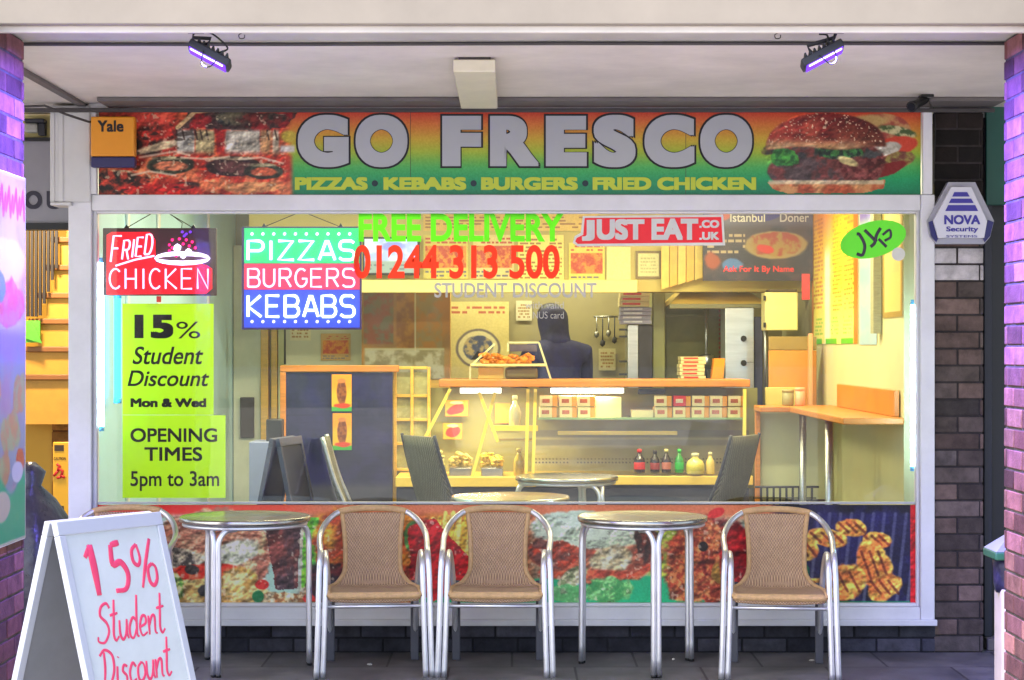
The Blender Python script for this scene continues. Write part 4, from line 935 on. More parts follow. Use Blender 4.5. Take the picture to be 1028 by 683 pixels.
mb = MB(); mb.pprism([(107, 296), (107, 236), (112, 233), (150, 233), (156, 241), (156, 264), (207, 266), (213, 270), (213, 290), (207, 295)], .080, .004); mb.build('red_halo_panel', mat('halo_red', (240, 20, 40), .35, var=.06, emis=.2, ecol=(240, 20, 40)), fs)  # tube halo put into the panel as red colour and weak emission
mb = MB(); neon(mb, 'FRIED', 111, 243, 152, 263, .074, .0052, .12, .22, .32, [1.3, .95, .9, .95, 1.0]); mb.tube([P(116, 267, .074), P(135, 261, .074), P(155, 257, .074)], .005, 6); mb.build('fried_lettering', lum('neon_pink', (255, 120, 150), 2.6), fs)
mb = MB(); neon(mb, 'CHICKEN', 110, 270, 210, 290, .074, .0048, 0, 0, .34); mb.build('chicken_lettering', lum('neon_pink', (255, 120, 150), 2.6), fs)
mb = MB()
for k in range(2): mb.tube([P(x, y, .074) for x, y in [(183 + 27 * math.cos(q * .3927), 259.5 + (6 - k * 2.5) * math.sin(q * .3927)) for q in range(16)]], .0048, 6, True)
mb.build('bowl_outline', lum('neon_white', (220, 210, 255), 2.4), fs)
mb = MB(); random.seed(4)
for x, y, r_ in ((178, 249, 4.2), (189, 253, 3.6), (184, 257, 3)): mb.ball(P(x, y, .074), r_ * .005, .006, r_ * .005, 1)
mb.build('chicken_glow', lum('neon_white', (220, 210, 255), 2.4), fs)
mb = MB()
for x, y in ((170, 246), (173, 241), (180, 240), (187, 241), (193, 243), (196, 249), (170, 252), (177, 257), (195, 256), (184, 245), (190, 247), (173, 249)): mb.ball(P(x, y, .074), .008, .005, .008, 1)
mb.build('pink_bulb', lum('neon_hotpink', (255, 40, 110), 1.2), fs)
mb = MB()
for x, y in ((183, 233), (187, 235), (191, 233), (185, 237)): mb.ball(P(x, y, .074), .009, .005, .008, 1)
mb.build('violet_bulb', lum('neon_violet', (130, 70, 240), .5), fs)
mb = MB(); mb.tube([P(127, 229, .095), P(154, 213.5, .09), P(168, 213.5, .09), P(194, 229, .095)], .0025, 6); mb.tube([P(182, 232, .09), P(183, 224, .088), P(168, 213, .09)], .0022, 6); mb.build('hanging_wire', M_black, fs)
for x in (127, 194):
    mb = MB(); mb.pprism([(x - 2.5, 229), (x, 225.5), (x + 2.5, 229)], .088, .012); mb.build('hook', M_black, fs)
mb = MB(); mb.pbox(157, 297.5, 161.5, 303.5, .086, .1, .003); mb.build('red_switch', mat('red_switch', (226, 40, 40), .4), fs)

ps = thing('hanging_light_sign', 'hanging light sign reading PIZZAS BURGERS KEBABS in teal, pink and blue', 'light sign', (PX(303, .07), .085, PZ(331, .07)))
mb = MB(); mb.pbox(242.5, 227.5, 363, 331, .085, .105, .006); mb.build('casing', mat('sign_purple', (62, 40, 120), .4, var=.1), ps)
for nm, y0, y1, rgb in (('teal_halo_panel', 229, 264.5, (8, 214, 124)), ('pink_halo_panel', 264.8, 290.8, (238, 40, 92)), ('blue_halo_panel', 291.1, 329, (40, 76, 240))):
    mb = MB(); mb.pbox(245, y0, 361, y1, .080, .0845, .002); mb.build(nm, mat(nm, rgb, .35, var=.06, emis=.17, ecol=rgb), ps)  # each row's tube halo is coloured into its panel, with slight emission
for nm, t_, y0, y1, rgb in (('pizzas_lettering', 'PIZZAS', 242, 261, (170, 255, 225)), ('burgers_lettering', 'BURGERS', 270, 288, (255, 150, 180)), ('kebabs_lettering', 'KEBABS', 297, 318, (190, 210, 255))):
    mb = MB(); neon(mb, t_, 249, y0, 356, y1, .074, .0075 if nm[0] != 'b' else .0055, 0, 0, .3); mb.build(nm, lum('neon_' + nm, rgb, 2.4 if nm[0] != 'b' else 1.7), ps)
for y in (235, 323):
    for k in range(10):
        mb = MB(); mb.ball(P(253 + k * 10.9, y, .076), .0085, .005, .0085, 1); mb.build('bulb', lum('bulb_lilac', (206, 206, 255), 1.2), ps)
mb = MB(); mb.tube([P(265, 228, .095), P(300, 213.5, .09), P(306, 213.5, .09), P(342, 228, .095)], .0022, 6); mb.build('hanging_wire', M_black, ps)
for x in (265, 342):
    mb = MB(); mb.pprism([(x - 2, 227.5), (x, 224), (x + 2, 227.5)], .088, .012); mb.build('hook', M_black, ps)

M_lime = mat('lime_paper', (190, 238, 44), .6, var=.03, trans=.5); M_ink = mat('poster_ink', (34, 26, 30), .6, var=.05)
pa = thing('window_poster', 'upper lime green poster reading 15% Student Discount Mon & Wed', 'poster', (PX(169, .06), .05, PZ(417, .06)))
mb = MB(); mb.face([mb.v(P(x, y, .0505)) for x, y in ((123, 305), (123, 416.6), (214.5, 416.6), (214.5, 305))]); mb.build('paper', M_lime, pa)
for t_, a, b, c, d, o, shv in (('15', 135, 316, 174, 340, .05, 0), ('%', 177, 323, 201, 340, .0, 0), ('Student', 133, 348, 204, 366, .012, .25), ('Discount', 128, 372, 210, 388, .012, .25), ('Mon & Wed', 131, 400, 207, 409, .05, 0)):
    mb = MB(); mb.ptext(t_, a, b, c, d, .0495, .001, o, shv); mb.build('lettering', M_ink, pa)
pb = thing('window_poster', 'lower lime green poster reading OPENING TIMES 5pm to 3am', 'poster', (PX(175, .06), .05, PZ(500, .06)))
mb = MB(); mb.face([mb.v(P(x, y, .0505)) for x, y in ((123, 417), (123, 500), (226.5, 500), (226.5, 417))]); mb.build('paper', M_lime, pb)
for t_, a, b, c, d, o in (('OPENING', 131, 430, 218, 444, .02), ('TIMES', 145, 449, 203, 463, .02), ('5pm to 3am', 131, 473, 220, 493, .01)):
    mb = MB(); mb.ptext(t_, a, b, c, d, .0495, .001, o); mb.build('lettering', M_ink, pb)
# window stickers
je = thing('window_sticker', 'red JUST EAT.CO.UK sticker with white edge at the top of the glass', 'sticker', (PX(650, .02), .0275, PZ(247, .02)))
out = [(575, 244), (577, 237), (583, 234), (585, 217), (726, 215.5), (728, 246.5), (580, 247.5)]
inn = [(577.5, 242.5), (579, 239), (585.5, 236), (587, 219), (724, 218), (725.5, 243.5), (580, 245)]
mb = MB(); mb.pprism(out, .0268, .0012); mb.build('white_edge', mat('sticker_white', (236, 236, 232), .4, trans=.2), je)
mb = MB(); mb.face([mb.v(P(x, y, .0258)) for x, y in inn]); mb.build('red_ground', mat('sticker_red', (250, 26, 44), .4), je)
for t_, a, b, c, d in (('J', 584, 221, 597, 242), ('UST', 599, 220, 647, 241), ('EAT', 654, 219.5, 701, 241), ('.CO', 702, 221, 722, 229), ('.UK', 702, 233, 722, 241)):
    mb = MB(); mb.ptext(t_, a, b, c, d, .0256, .001, .05); mb.build('lettering', mat('sticker_white', (236, 236, 232), .4), je)
ov = thing('window_sticker', 'tilted green oval sticker at the top right of the glass', 'sticker', (PX(877, .02), .0275, PZ(262, .02)))
el = lambda rx, ry: [(876.5 + rx * math.cos(k * .2618) * .965 + ry * math.sin(k * .2618) * .26, 240.5 - rx * math.cos(k * .2618) * .26 + ry * math.sin(k * .2618) * .965) for k in range(24)]
mb = MB(); mb.pprism(el(34, 18), .0266, .0014); mb.build('oval', mat('sticker_green', (110, 244, 50), .45, var=.03), ov)
mb = MB()
for q, rr in (([(860, 255), (866, 256), (868, 246), (863, 236), (860, 235)], .009), ([(868, 231), (873, 236), (880, 243)], .009), ([(884, 229), (880, 236), (878, 244), (874, 248)], .009), ([(882, 240), (890, 248)], .008), ([(886, 236), (893, 231), (894, 238), (888, 242)], .007)): mb.tube([P(a, b, .0262) for a, b in cr([(a, b, 0) for a, b in q], 4) for a, b in ((a, b),)] if False else [P(v.x, v.y, .0262) for v in cr([(a, b, 0) for a, b in q], 4)], rr, 6, False, .12)
mb.build('mark', mat('sticker_mark', (60, 52, 72), .4, var=.4, scale=30), ov)
mb = MB(); mb.prism([(PX(903, 0) + .034 * math.cos(k * .314), PZ(255, 0) + .034 * math.sin(k * .314)) for k in range(20)], lambda u, v, w: Vector((u, .0262 + w, v)), 0, .0014)
tag(mb.build('round_sticker', mat('sticker_white', (236, 236, 232), .4)), 'small round white sticker right of the green oval sticker', 'sticker')

# upright lamps in the window
def uptube(px, y0, y1, Y, m, label, r=.014):
    t = thing('tube_lamp', label, 'lamp', P(px, y1, Y), 0)
    mb = MB(); mb.tube([P(px, y1, Y), P(px, y0, Y)], r, 12); mb.build('tube', m, t)
    for y, q in ((y0, -5), (y1, 5)):
        mb = MB(); mb.tube([P(px, y, Y) - Vector((0, 0, -.0005 if q < 0 else .0005)), P(px, y + q, Y)], r * 1.15, 12); mb.build('end_cap', mat('cap_blue', (70, 160, 220), .3), t)
uptube(101.5, 264, 428, .10, L_cool, 'bright white tube lamp upright at the left edge of the window')
uptube(118, 300, 400, .30, lum('lamp_cyan', (60, 205, 250), 1.6), 'cyan tube lamp upright behind the lime green posters', .018)
uptube(917, 306, 468, .10, L_cool, 'bright white tube lamp upright at the right edge of the window')

# ================================================================== inside the shop
# ceiling battens
def batten(x, y, label, w=1.3):
    t = thing('ceiling_light', label, 'ceiling light', (x, y, 2.6), 0, 'ceiling lights inside the shop')
    mb = MB(); mb.box(x - w / 2, x + w / 2, y - .05, y + .05, 2.60, 2.655, .005); mb.build('housing', M_white, t)
    mb = MB(); mb.tube([(x - w / 2 + .03, y, 2.578), (x + w / 2 - .03, y, 2.578)], .018, 10); mb.build('tube', L_white, t)
    area('lamp_light', t, (x, y, 2.55), (0, 0, 0), w, .12, LP, LC)
LP, LC = 14, (.98, .94, .56)
batten(-.9, 1.0, 'white ceiling light inside the shop over the front left table')
batten(1.1, 1.0, 'white ceiling light inside the shop near the right wall menu')
batten(-.9, 2.3, 'white ceiling light inside the shop over the counter left end')
batten(1.1, 2.3, 'white ceiling light inside the shop over the counter right end')
LP = 9
batten(.1, 4.45, 'white ceiling light over the kitchen behind the yellow bulkhead', 1.6)

# left rear: door, dark blue panel, shelving
dr = thing('inner_door', 'cream inner door with dark handle plate at the left rear of the shop', 'door', (PX(262, 4.8), 4.85, 0))
mb = MB(); mb.box(-2.095, PX(262, 4.85), 4.85, 4.9, .035, 2.3, .004); mb.build('door_leaf', mat('door_cream', (222, 222, 204), .4), dr)
for a, c, m in ((262.5, 270, M_woody), (273, 279, M_woody), (280, 286, M_cream)):
    mb = MB(); mb.box(PX(a, 4.85), PX(c, 4.85), 4.8, 4.9, .035, 2.4, .004); mb.build('jamb', m, dr)
mb = MB(); mb.pbox(241, 399, 255, 440, 4.82, 4.849, .006); mb.build('handle_plate', mat('plate_brown', (72, 62, 58), .4), dr)
mb = MB(); mb.pbox(216, 405, 228, 449, 4.80, 4.83, .006); mb.build('push_plate', mat('plate_grey', (120, 124, 150), .4), dr)
mb = MB(); mb.box(PX(286.5, 4.5), PX(366, 4.5), 4.5, 4.56, PZ(369, 4.5), PZ(300, 4.5)); tag(mb.build('wall_board', mat('pale_grey_board', (188, 186, 164), .5, var=.06)), 'pale grey wall board above the dark blue panel', 'board')
mb = MB(); mb.tube([P(286, 300, 4.4), P(286, 366, 4.4)], .008, 6); wp = mb.build('wall_pipe', M_dark); tag(wp, 'thin dark pipe down the wall left of the pale board', 'pipe')
bp_ = thing('blue_panel', 'dark blue tiled panel in an orange wooden frame behind the tables', 'panel', (PX(340, 3.0), 3.0, 0))
def blue_art():
    p = Paint(287, 374, 394, 505, 1.6); p.C = p.mixn((44, 42, 84), (34, 34, 66), .06, 3)
    yy = ((p.Y - 374) / 6.4); row = np.floor(yy); xx = p.X / 15 + .5 * (row % 2)
    g = np.maximum(1 - ss(.0, .14, yy - row), 1 - ss(0, .06, xx - np.floor(xx)))
    p.put(g * .45, (20, 20, 44)); p.put(.35 * ss(.55, .7, fbm(p.X * .05, p.Y * .04, 3, 8)), (30, 26, 100)); p.put(ss(470, 480, p.Y) * .75, (78, 78, 88)); 
    return p
sheet('tiled_sheet', blue_art(), front(287, 374, 394, 520, 2.998), M_print, bp_)
mb = MB(); mb.pbox(281, 367, 400, 373.5, 2.98, 3.06, .005); mb.build('top_rail', M_wood, bp_)
mb = MB(); mb.box(PX(281, 2.98), PX(286.8, 2.98), 2.98, 3.06, .035, PZ(374, 2.98), .005); mb.build('side_rail', M_wood, bp_)
mb = MB(); mb.box(PX(287, 3.0), PX(394, 3.0), 3.0, 3.05, .035, PZ(374, 3.0)); mb.build('backing', M_dark, bp_)
def cup_art(y0, y1):
    p = Paint(0, 0, 20, 34, 3); p.C = np.zeros_like(p.C) + (236, 150, 34); p.put(ss(9, 20, p.Y), (232, 176, 40)); p.put(ss(29, 31, p.Y), (60, 160, 60))
    p.put(p.ell(10, 17, 5, 12, 0, .1, .15, int(y0)), p.mixn((150, 84, 36), (110, 56, 30), .4, 5)); p.put(p.ell(10, 6, 4, 2, 0, .1, .2), (200, 120, 60)); p.put(p.ell(10, 29, 8, 2.4, 0, .4, .2, 7), (206, 66, 40)); return p
for y0, y1, lb, dx in ((376, 413, 'upper small orange poster of a cone kebab on the dark blue panel', 0), (415, 452, 'lower small orange poster of a cone kebab on the dark blue panel', 1)):
    tag(sheet('small_poster', cup_art(y0, y1), front(333 + dx, y0, 353, y1, 2.98), M_print), lb, 'poster')
shf = thing('wall_shelf', 'brown wall shelves stacked with faded boxes left of the counter', 'shelf', (PX(400, 4.3), 4.3, 0))
def shelf_art():
    p = Paint(363, 294, 452, 380, 1.4); p.C = p.mixn((150, 112, 60), (176, 120, 56), .05, 2)
    p.put(p.rect(365, 294, 395, 345, 1), p.mixn((150, 80, 50), (120, 110, 80), .12, 5)); p.put(p.rect(418, 296, 444, 370, 1), p.mixn((150, 130, 84), (176, 120, 50), .1, 6)); p.put(p.rect(398, 294, 416, 352, 1), p.mixn((176, 120, 44), (140, 90, 40), .1, 16))
    p.put(p.rect(366, 350, 446, 380, 1.5), p.mixn((176, 170, 150), (130, 120, 90), .12, 7)); p.put(p.rect(366, 349, 446, 351, .5), (186, 180, 150)); p.put(p.rect(416, 294, 417.5, 352, .4), (200, 190, 160)); return p
sheet('shelf_contents', shelf_art(), front(363, 294, 452, 381, 4.29), M_printm, shf)
mb = MB(); mb.box(PX(363, 4.3), PX(452, 4.3), 4.3, 4.5, .035, PZ(293, 4.3)); mb.build('cabinet', M_woody, shf)
lt = thing('glass_block_screen', 'yellow wooden lattice with pale panes between blue panel and counter', 'screen', (PX(412, 3.1), 3.1, 0))
mb = MB(); mb.pbox(395, 374, 432, 505, 3.12, 3.14); mb.build('pane', mat('lattice_pane', (176, 172, 112), .25, var=.2, scale=20), lt)
for x in (395, 412, 429):
    mb = MB(); mb.pbox(x, 368.5, x + 3, 505, 3.08, 3.115, .003); mb.build('upright', M_woody, lt)
for y in (368, 396, 420, 444, 470):
    mb = MB(); mb.pbox(398.1, y, 428.9, y + 3, 3.085, 3.11, .003); mb.build('cross_bar', M_woody, lt)

# bulkhead papers, light box, menus
def paper_art(w, h, base, kind, seed):
    p = Paint(0, 0, w, h, 2.4); p.C = np.zeros_like(p.C) + base
    if kind == 'menu': p.menu(2, 3, w - 2, h - 2, (150, 100, 50), max(3, int(h / 4)), seed)
    if kind == 'food': p.put(p.rect(2, h * .25, w - 2, h * .75), p.mixn((216, 140, 40), (190, 70, 36), .25, seed)); p.menu(2, 2, w - 2, h * .22, (180, 60, 40), 2, seed); p.menu(2, h * .8, w - 2, h - 1, (90, 90, 120), 2, seed + 1)
    if kind == 'cert': p.put(1 - p.rect(2.5, 2.5, w - 2.5, h - 2.5, .3), (130, 110, 70)); p.menu(5, 6, w - 5, h - 5, (170, 166, 120), 5, seed)
    if kind == 'round':
        p.menu(4, 4, w - 4, 14, (180, 80, 60), 2, seed); c = (w / 2, h * .58)
        p.put(p.ell(c[0], c[1], w * .36, w * .36, 0, .02, .04), (120, 110, 110)); p.put(p.ell(c[0], c[1], w * .32, w * .32, 0, .02, .04), (226, 216, 170)); p.put(p.ell(c[0], c[1], w * .24, w * .24, 0, .1, .06, seed), p.mixn((190, 170, 130), (80, 90, 130), .2, seed)); p.put(p.poly([(c[0] - 7, c[1] + 12), (c[0], c[1] + 2), (c[0] + 7, c[1] + 12)]), (40, 44, 60))
    p.C += (fbm(p.X * .9, p.Y * .9, 2, seed)[..., None] - .5) * 18
    return p
for a, b, c, d, base, kind, lb, cat in (
    (571, 244, 607, 285, (232, 206, 90), 'food', 'yellow paper with an orange food picture pinned on the bulkhead', 'paper'),
    (609, 248, 633, 284, (226, 220, 150), '', 'plain pale sheet pinned beside the framed certificate', 'paper'),
    (638, 252, 664, 280, (214, 208, 150), 'cert', 'framed certificate on the yellow bulkhead', 'certificate'),
    (520, 236, 566, 283, (232, 216, 120), 'menu', 'pale yellow price list behind the last digits of the phone number', 'menu'),
    (425, 236, 470, 280, (206, 190, 90), 'food', 'paper with food picture behind the middle of the phone number', 'paper'),
    (475, 236, 516, 280, (216, 196, 130), 'food', 'paper with food picture behind the number 313', 'paper'),
    (425, 214, 512, 232, (214, 176, 84), 'menu', 'long orange price strip high on the bulkhead, left one', 'menu'),
    (514, 214, 600, 232, (224, 190, 96), 'menu', 'long orange price strip high on the bulkhead, behind the last letters of DELIVERY', 'menu')):
    tag(sheet('wall_paper_notice' if cat == 'paper' else 'price_list' if cat == 'menu' else 'certificate', paper_art(c - a, d - b, base, kind, a), front(a, b, c, d, 3.585), M_printm), lb, cat)
lbx = thing('light_box', 'blue white lit menu screen left of the bulkhead papers', 'screen', (PX(392, 3.5), 3.55, PZ(275, 3.5)))
mb = MB(); mb.pbox(364, 238, 421, 276, 3.5, 3.598, .005); mb.build('casing', M_dark, lbx)
def screen_art():
    p = Paint(0, 0, 55, 36, 2.4); p.C = p.mixn((206, 220, 246), (150, 170, 230), .1, 4); p.put(ss(22, 25, p.Y), (130, 150, 150)); p.put(p.ell(30, 8, 12, 5, 0, .3, .2, 5), (120, 130, 220)); p.menu(3, 26, 52, 34, (90, 100, 110), 2, 4); return p
sheet('screen', screen_art(), front(366, 240, 419, 274, 3.496), mat('screen_glow', (255, 255, 255), .3, attr=True, emis=.15), lbx)
tag(sheet('wall_poster', paper_art(58, 86, (222, 206, 136), 'round', 9), front(449, 303, 511, 384, 4.95), M_printm), 'cream poster with a round emblem on the kitchen wall', 'poster')
# dark kebab menu
def doner_art():
    p = Paint(706, 212, 816, 282, 2.2); p.C = p.mixn((66, 52, 60), (40, 36, 52), .05, 3); p.put(1 - ss(222, 232, p.Y), (96, 92, 120)); p.put(p.ell(722, 214, 12, 7, .3, .2, .1), (190, 90, 80)); p.put(p.ell(770, 217, 14, 5, -.2, .1, .1), (70, 66, 150))
    p.put(p.ell(779, 246, 31, 14, 0, .06, .08, 4), (150, 130, 80)); p.put(p.ell(779, 245, 27, 12, 0, .2, .1, 5), p.mixn((150, 60, 44), (150, 120, 60), .16, 6)); p.put(p.ell(768, 250, 9, 4, .2, .2, .2, 7), (190, 46, 40))
    p.menu(710, 234, 748, 256, (190, 170, 130), 4, 3); p.put(p.ell(735, 266, 10, 6, 0, .3, .2, 8), (70, 110, 170)); p.put(p.ell(715, 262, 8, 8, 0, .3, .3, 9), (150, 70, 40)); return p
dm = thing('menu_board', 'dark kebab menu board with a plate picture, left of the yellow menu', 'menu board', (PX(761, 3.4), 3.4, PZ(282, 3.4)))
mb = MB(); mb.pbox(706, 212, 816, 282, 3.41, 3.45, .003); mb.build('board', M_dark, dm); sheet('picture', doner_art(), front(706, 212, 816, 282, 3.405), M_print, dm)
for t_, a, b, c, d, m in (('Istanbul', 733, 214, 768, 223, (226, 226, 220)), ('Doner', 783, 214, 812, 223, (200, 196, 200)), ('Ask For It By Name', 726, 267, 797, 275, (226, 44, 44))):
    mb = MB(); mb.ptext(t_, a, b, c, d, 3.4045, .002, .012); mb.build('lettering', mat('doner_ink_%d' % a, m, .5), dm)
ym = thing('slat_menu', 'yellow slatted menu panel between certificate and dark kebab menu', 'menu', (PX(685, 3.5), 3.5, PZ(290, 3.5)))
for k in range(5):
    mb = MB(); a = 664 + k * 8.4; mb.pprism([(a, 246), (a + 7.6, 246), (a + 7.6, 288 - k * 2.4), (a, 291 - k * 2.4)], 3.52, .02); mb.build('slat', mat('slat_%d' % (k % 2), ((226, 196, 96), (232, 176, 70))[k % 2], .5, var=.15, scale=14), ym)

# hood, doner grill, steel column
hd = thing('extractor_hood', 'pale yellow steel extractor hood over the kebab grill', 'hood', (PX(715, 3.9), 3.9, PZ(306, 3.9)))
mb = MB(); z0, z1 = PZ(306, 3.7), PZ(283, 3.9); a = [mb.v(c) for c in ((PX(672, 3.7), 3.62, z0), (PX(770, 3.7), 3.62, z0), (PX(770, 3.7), 4.7, z0), (PX(672, 3.7), 4.7, z0))]; b = [mb.v(c) for c in ((PX(697, 3.7), 4.0, z1), (PX(742, 3.7), 4.0, z1), (PX(742, 3.7), 4.6, z1), (PX(697, 3.7), 4.6, z1))]
mb.face(a[::-1]); mb.face(b)
for i in range(4): mb.face([a[i], a[(i + 1) % 4], b[(i + 1) % 4], b[i]])
mb.build('canopy', mat('hood_yellow', (214, 182, 92), .4, .2, var=.12), hd)
mb = MB(); mb.box(PX(671, 3.7), PX(771, 3.7), 3.6, 3.63, z0 - .03, z0 + .003, .004); mb.build('rim', mat('rim_olive', (120, 116, 84), .4, .5), hd)
kg = thing('kebab_grill', 'olive grill cabinet with an upright spit under the hood', 'grill', (PX(700, 4.2), 4.2, 1.0))
mb = MB(); mb.box(PX(655, 4.1), PX(668, 4.1), 4.1, 4.5, .9, PZ(292, 4.1), .01); mb.build('side_cabinet', mat('olive_steel', (150, 150, 98), .4, .3, var=.15), kg)
mb = MB(); mb.box(PX(668.5, 4.4), PX(726, 4.4), 4.4, 4.46, .9, PZ(306, 4.4), .004); mb.box(PX(668.5, 4.3), PX(726, 4.3), 4.34, 4.395, PZ(318, 4.3), PZ(315, 4.3)); mb.build('back_panel', mat('olive_steel_dark', (132, 130, 88), .42, .3, var=.2), kg)
mb = MB(); mb.tube([P(709, 296, 4.1), P(709, 388, 4.1)], .010, 8); mb.build('spit', M_steel, kg)
mb = MB(); mb.lathe([(.02, -.05), (.05, -.045), (.052, .05), (.03, .06)], P(709, 364, 4.1), 16); mb.build('spit_motor', M_steel, kg)
mb = MB(); mb.box(PX(706, 4.1), PX(712, 4.1), 4.09, 4.11, PZ(302, 4.1), PZ(298, 4.1)); mb.build('spit_bracket', M_dark, kg)
for k in range(12):
    mb = MB(); mb.pbox(722, 311 + k * 4.6, 726, 313.6 + k * 4.6, 4.32, 4.36, .002); mb.build('burner', mat('burner_red', (150, 60, 44), .6, var=.3), kg)
scn = thing('steel_cabinet', 'tall brushed steel cabinet with two dark knobs behind the counter', 'cabinet', (PX(742, 3.6), 3.7, 0))
mb = MB(); mb.box(PX(728, 3.6), PX(757, 3.6), 3.6, 3.9, .035, PZ(308, 3.6), .006); mb.build('body', mat('blue_steel', (196, 200, 206), .3, .6, var=.15, scale=3, stretch=(1, 1, 10)), scn)
mb = MB(); mb.box(PX(757.5, 3.65), PX(766, 3.65), 3.66, 3.8, .035, PZ(318, 3.65), .004); mb.build('side_strip', mat('strip_navy', (70, 72, 100), .4, var=.3, scale=10), scn)
for y in (340, 364.5):
    mb = MB(); p = P(746.5, y, 3.6); mb.tube([p + Vector((0, .004, 0)), p - Vector((0, .03, 0))], [.022, .018], 14); mb.build('knob', M_black, scn)
mb = MB(); mb.tube([P(768.5, 300, 3.5), P(768.5, 420, 3.5)], .012, 8); pp_ = mb.build('steel_post', M_steel); tag(pp_, 'thin upright steel post right of the tall steel cabinet', 'post')
cb = thing('wall_box', 'cream wall box with a dark top edge beside the yellow menu', 'box', (PX(785, 3.3), 3.35, PZ(334, 3.3)))
mb = MB(); mb.pbox(768, 293.5, 801, 332, 3.3, 3.5, .008); mb.build('body', mat('box_cream', (222, 212, 140), .45, var=.05), cb)
mb = MB(); mb.pbox(772, 290.5, 800, 293, 3.32, 3.5, .003); mb.build('lid', mat('box_dark', (74, 60, 40), .5), cb)
for y in (297, 324):
    mb = MB(); mb.pbox(766.5, y, 769, y + 5, 3.29, 3.299); mb.build('hinge', M_black, cb)

# shelf unit with pizza boxes at the kitchen centre
rk = thing('storage_rack', 'narrow dark storage rack with a steel front strip behind the counter', 'rack', (PX(642, 4.0), 4.1, 0))
mb = MB(); mb.box(PX(641, 4.0), PX(655, 4.0), 4.0, 4.3, .035, PZ(326, 4.0), .005); mb.build('dark_side', mat('rack_dark', (52, 48, 60), .5, var=.5, scale=18), rk)
mb = MB(); mb.box(PX(630, 4.0), PX(640.8, 4.0), 3.99, 4.3, .035, PZ(326, 4.0), .005); mb.build('steel_strip', M_steel, rk)
for y in (330, 337, 362, 375):
    mb = MB(); mb.pbox(622, y, 629.5, y + 2, 4.02, 4.1); mb.build('rail_peg', M_dark, rk)
def pizza_boxes(x0, x1, y0, y1, n, Y, label, grp, pal):
    h = (y1 - y0) / n
    for k in range(n):
        t = thing('pizza_box', label, 'pizza box', (PX((x0 + x1) / 2, Y), Y + .1, PZ(y1 - k * h, Y)), 0, grp)
        dx = random.uniform(-1, 1)
        mb = MB(); mb.pbox(x0 + dx, y1 - (k + 1) * h + .35, x1 + dx, y1 - k * h, Y, Y + .22, .002); mb.build('carton', mat('carton_' + pal, (222, 206, 150) if pal == 'w' else (150, 146, 176), .6, var=.1, scale=12), t)
        mb = MB(); mb.pbox(x0 + 3 + dx, y1 - (k + .75) * h, x0 + (x1 - x0) * .7 + dx, y1 - (k + .35) * h, Y - .003, Y - .0005); mb.build('print', mat('print_' + pal, (214, 54, 44) if pal == 'w' else (210, 210, 226), .6, var=.2, scale=20), t)
random.seed(11)
pizza_boxes(622, 652, 283, 308, 5, 3.95, 'flat pizza box with red print in the stack on top of the dark rack', 'pizza boxes stacked on the rack', 'w')
pizza_boxes(623, 654, 308.3, 325.5, 4, 3.96, 'flat bluish box in the lower half of the stack on the dark rack', 'bluish boxes stacked on the rack', 'b')
pizza_boxes(683, 708, 358, 381, 6, 3.35, 'flat pizza box with red print in the stack on the counter ledge', 'pizza boxes stacked on the counter ledge', 'w')
ob = thing('orange_carton', 'upright orange carton on the counter ledge beside the steel cabinet', 'carton', (PX(721, 3.3), 3.3, PZ(381, 3.3)))
mb = MB(); mb.pprism([(717, 360), (728, 360), (726, 381), (714.5, 381)], 3.3, .12); mb.build('carton', mat('orange_card', (236, 146, 26), .55, var=.06), ob)

# ---------------- counter
co = thing('counter', 'glass fronted serving counter with orange wooden ledge and lit display', 'counter', (PX(595, 2.7), 2.9, 0))
mb = MB(); mb.box(PX(398, 2.7), PX(752, 2.7), 2.7, 3.3, .032, PZ(490.5, 2.7)); mb.build('base', mat('counter_grey', (76, 76, 86), .5, var=.2, scale=3), co)
mb = MB(); mb.box(PX(397, 2.64), PX(538, 2.64), 2.63, 3.3, PZ(489, 2.64), PZ(479, 2.64), .005); mb.box(PX(538.2, 2.64), PX(756, 2.64), 2.63, 3.3, PZ(487, 2.64), PZ(478, 2.64), .005); mb.build('slab', mat('slab_yellow', (232, 196, 84), .35, var=.1, scale=5), co)
mb = MB(); mb.box(PX(441, 2.8), PX(752, 2.8), 2.74, 3.2, PZ(388.5, 2.8), PZ(381, 2.8), .006); mb.build('ledge', M_wood, co)
def back_art():
    p = Paint(537, 432, 746, 480, 1.8); p.C = p.mixn((196, 188, 132), (176, 166, 116), .03, 3); p.put(1 - ss(438, 441, p.Y), (126, 120, 92)); p.put(ss(441, 443, p.Y) * (1 - ss(447, 449, p.Y)), (150, 144, 110))
    hole = ((p.X % 3.4) < 1.6) & (((p.Y > 461.5) & (p.Y < 463)) | ((p.Y > 465) & (p.Y < 466.5))); p.put(hole.astype(float) * (1 - p.rect(571, 459, 578, 468)), (84, 76, 58)); return p
sheet('back_panel', back_art(), front(537, 432, 752, 478, 3.17), mat('panel_print', (255, 255, 255), .35, .2, attr=True), co)
mb = MB(); mb.box(PX(426, 3.2), PX(760, 3.2), 3.18, 3.22, PZ(490, 3.2), PZ(389.5, 3.2)); mb.build('rear_wall', mat('display_rear', (150, 144, 84), .4, var=.1), co)
mb = MB(); mb.pbox(540, 419.5, 748, 421.5, 2.76, 3.15); mb.build('glass_shelf', mat('shelf_edge', (150, 186, 120), .15, var=.05), co)
mb = MB(); mb.pbox(560, 433, 680, 437, 2.73, 2.78, .004); mb.build('front_rail', mat('rail_yellow', (240, 210, 96), .35, var=.06), co)
M_post = mat('post_yellow', (240, 206, 84), .35, var=.08)
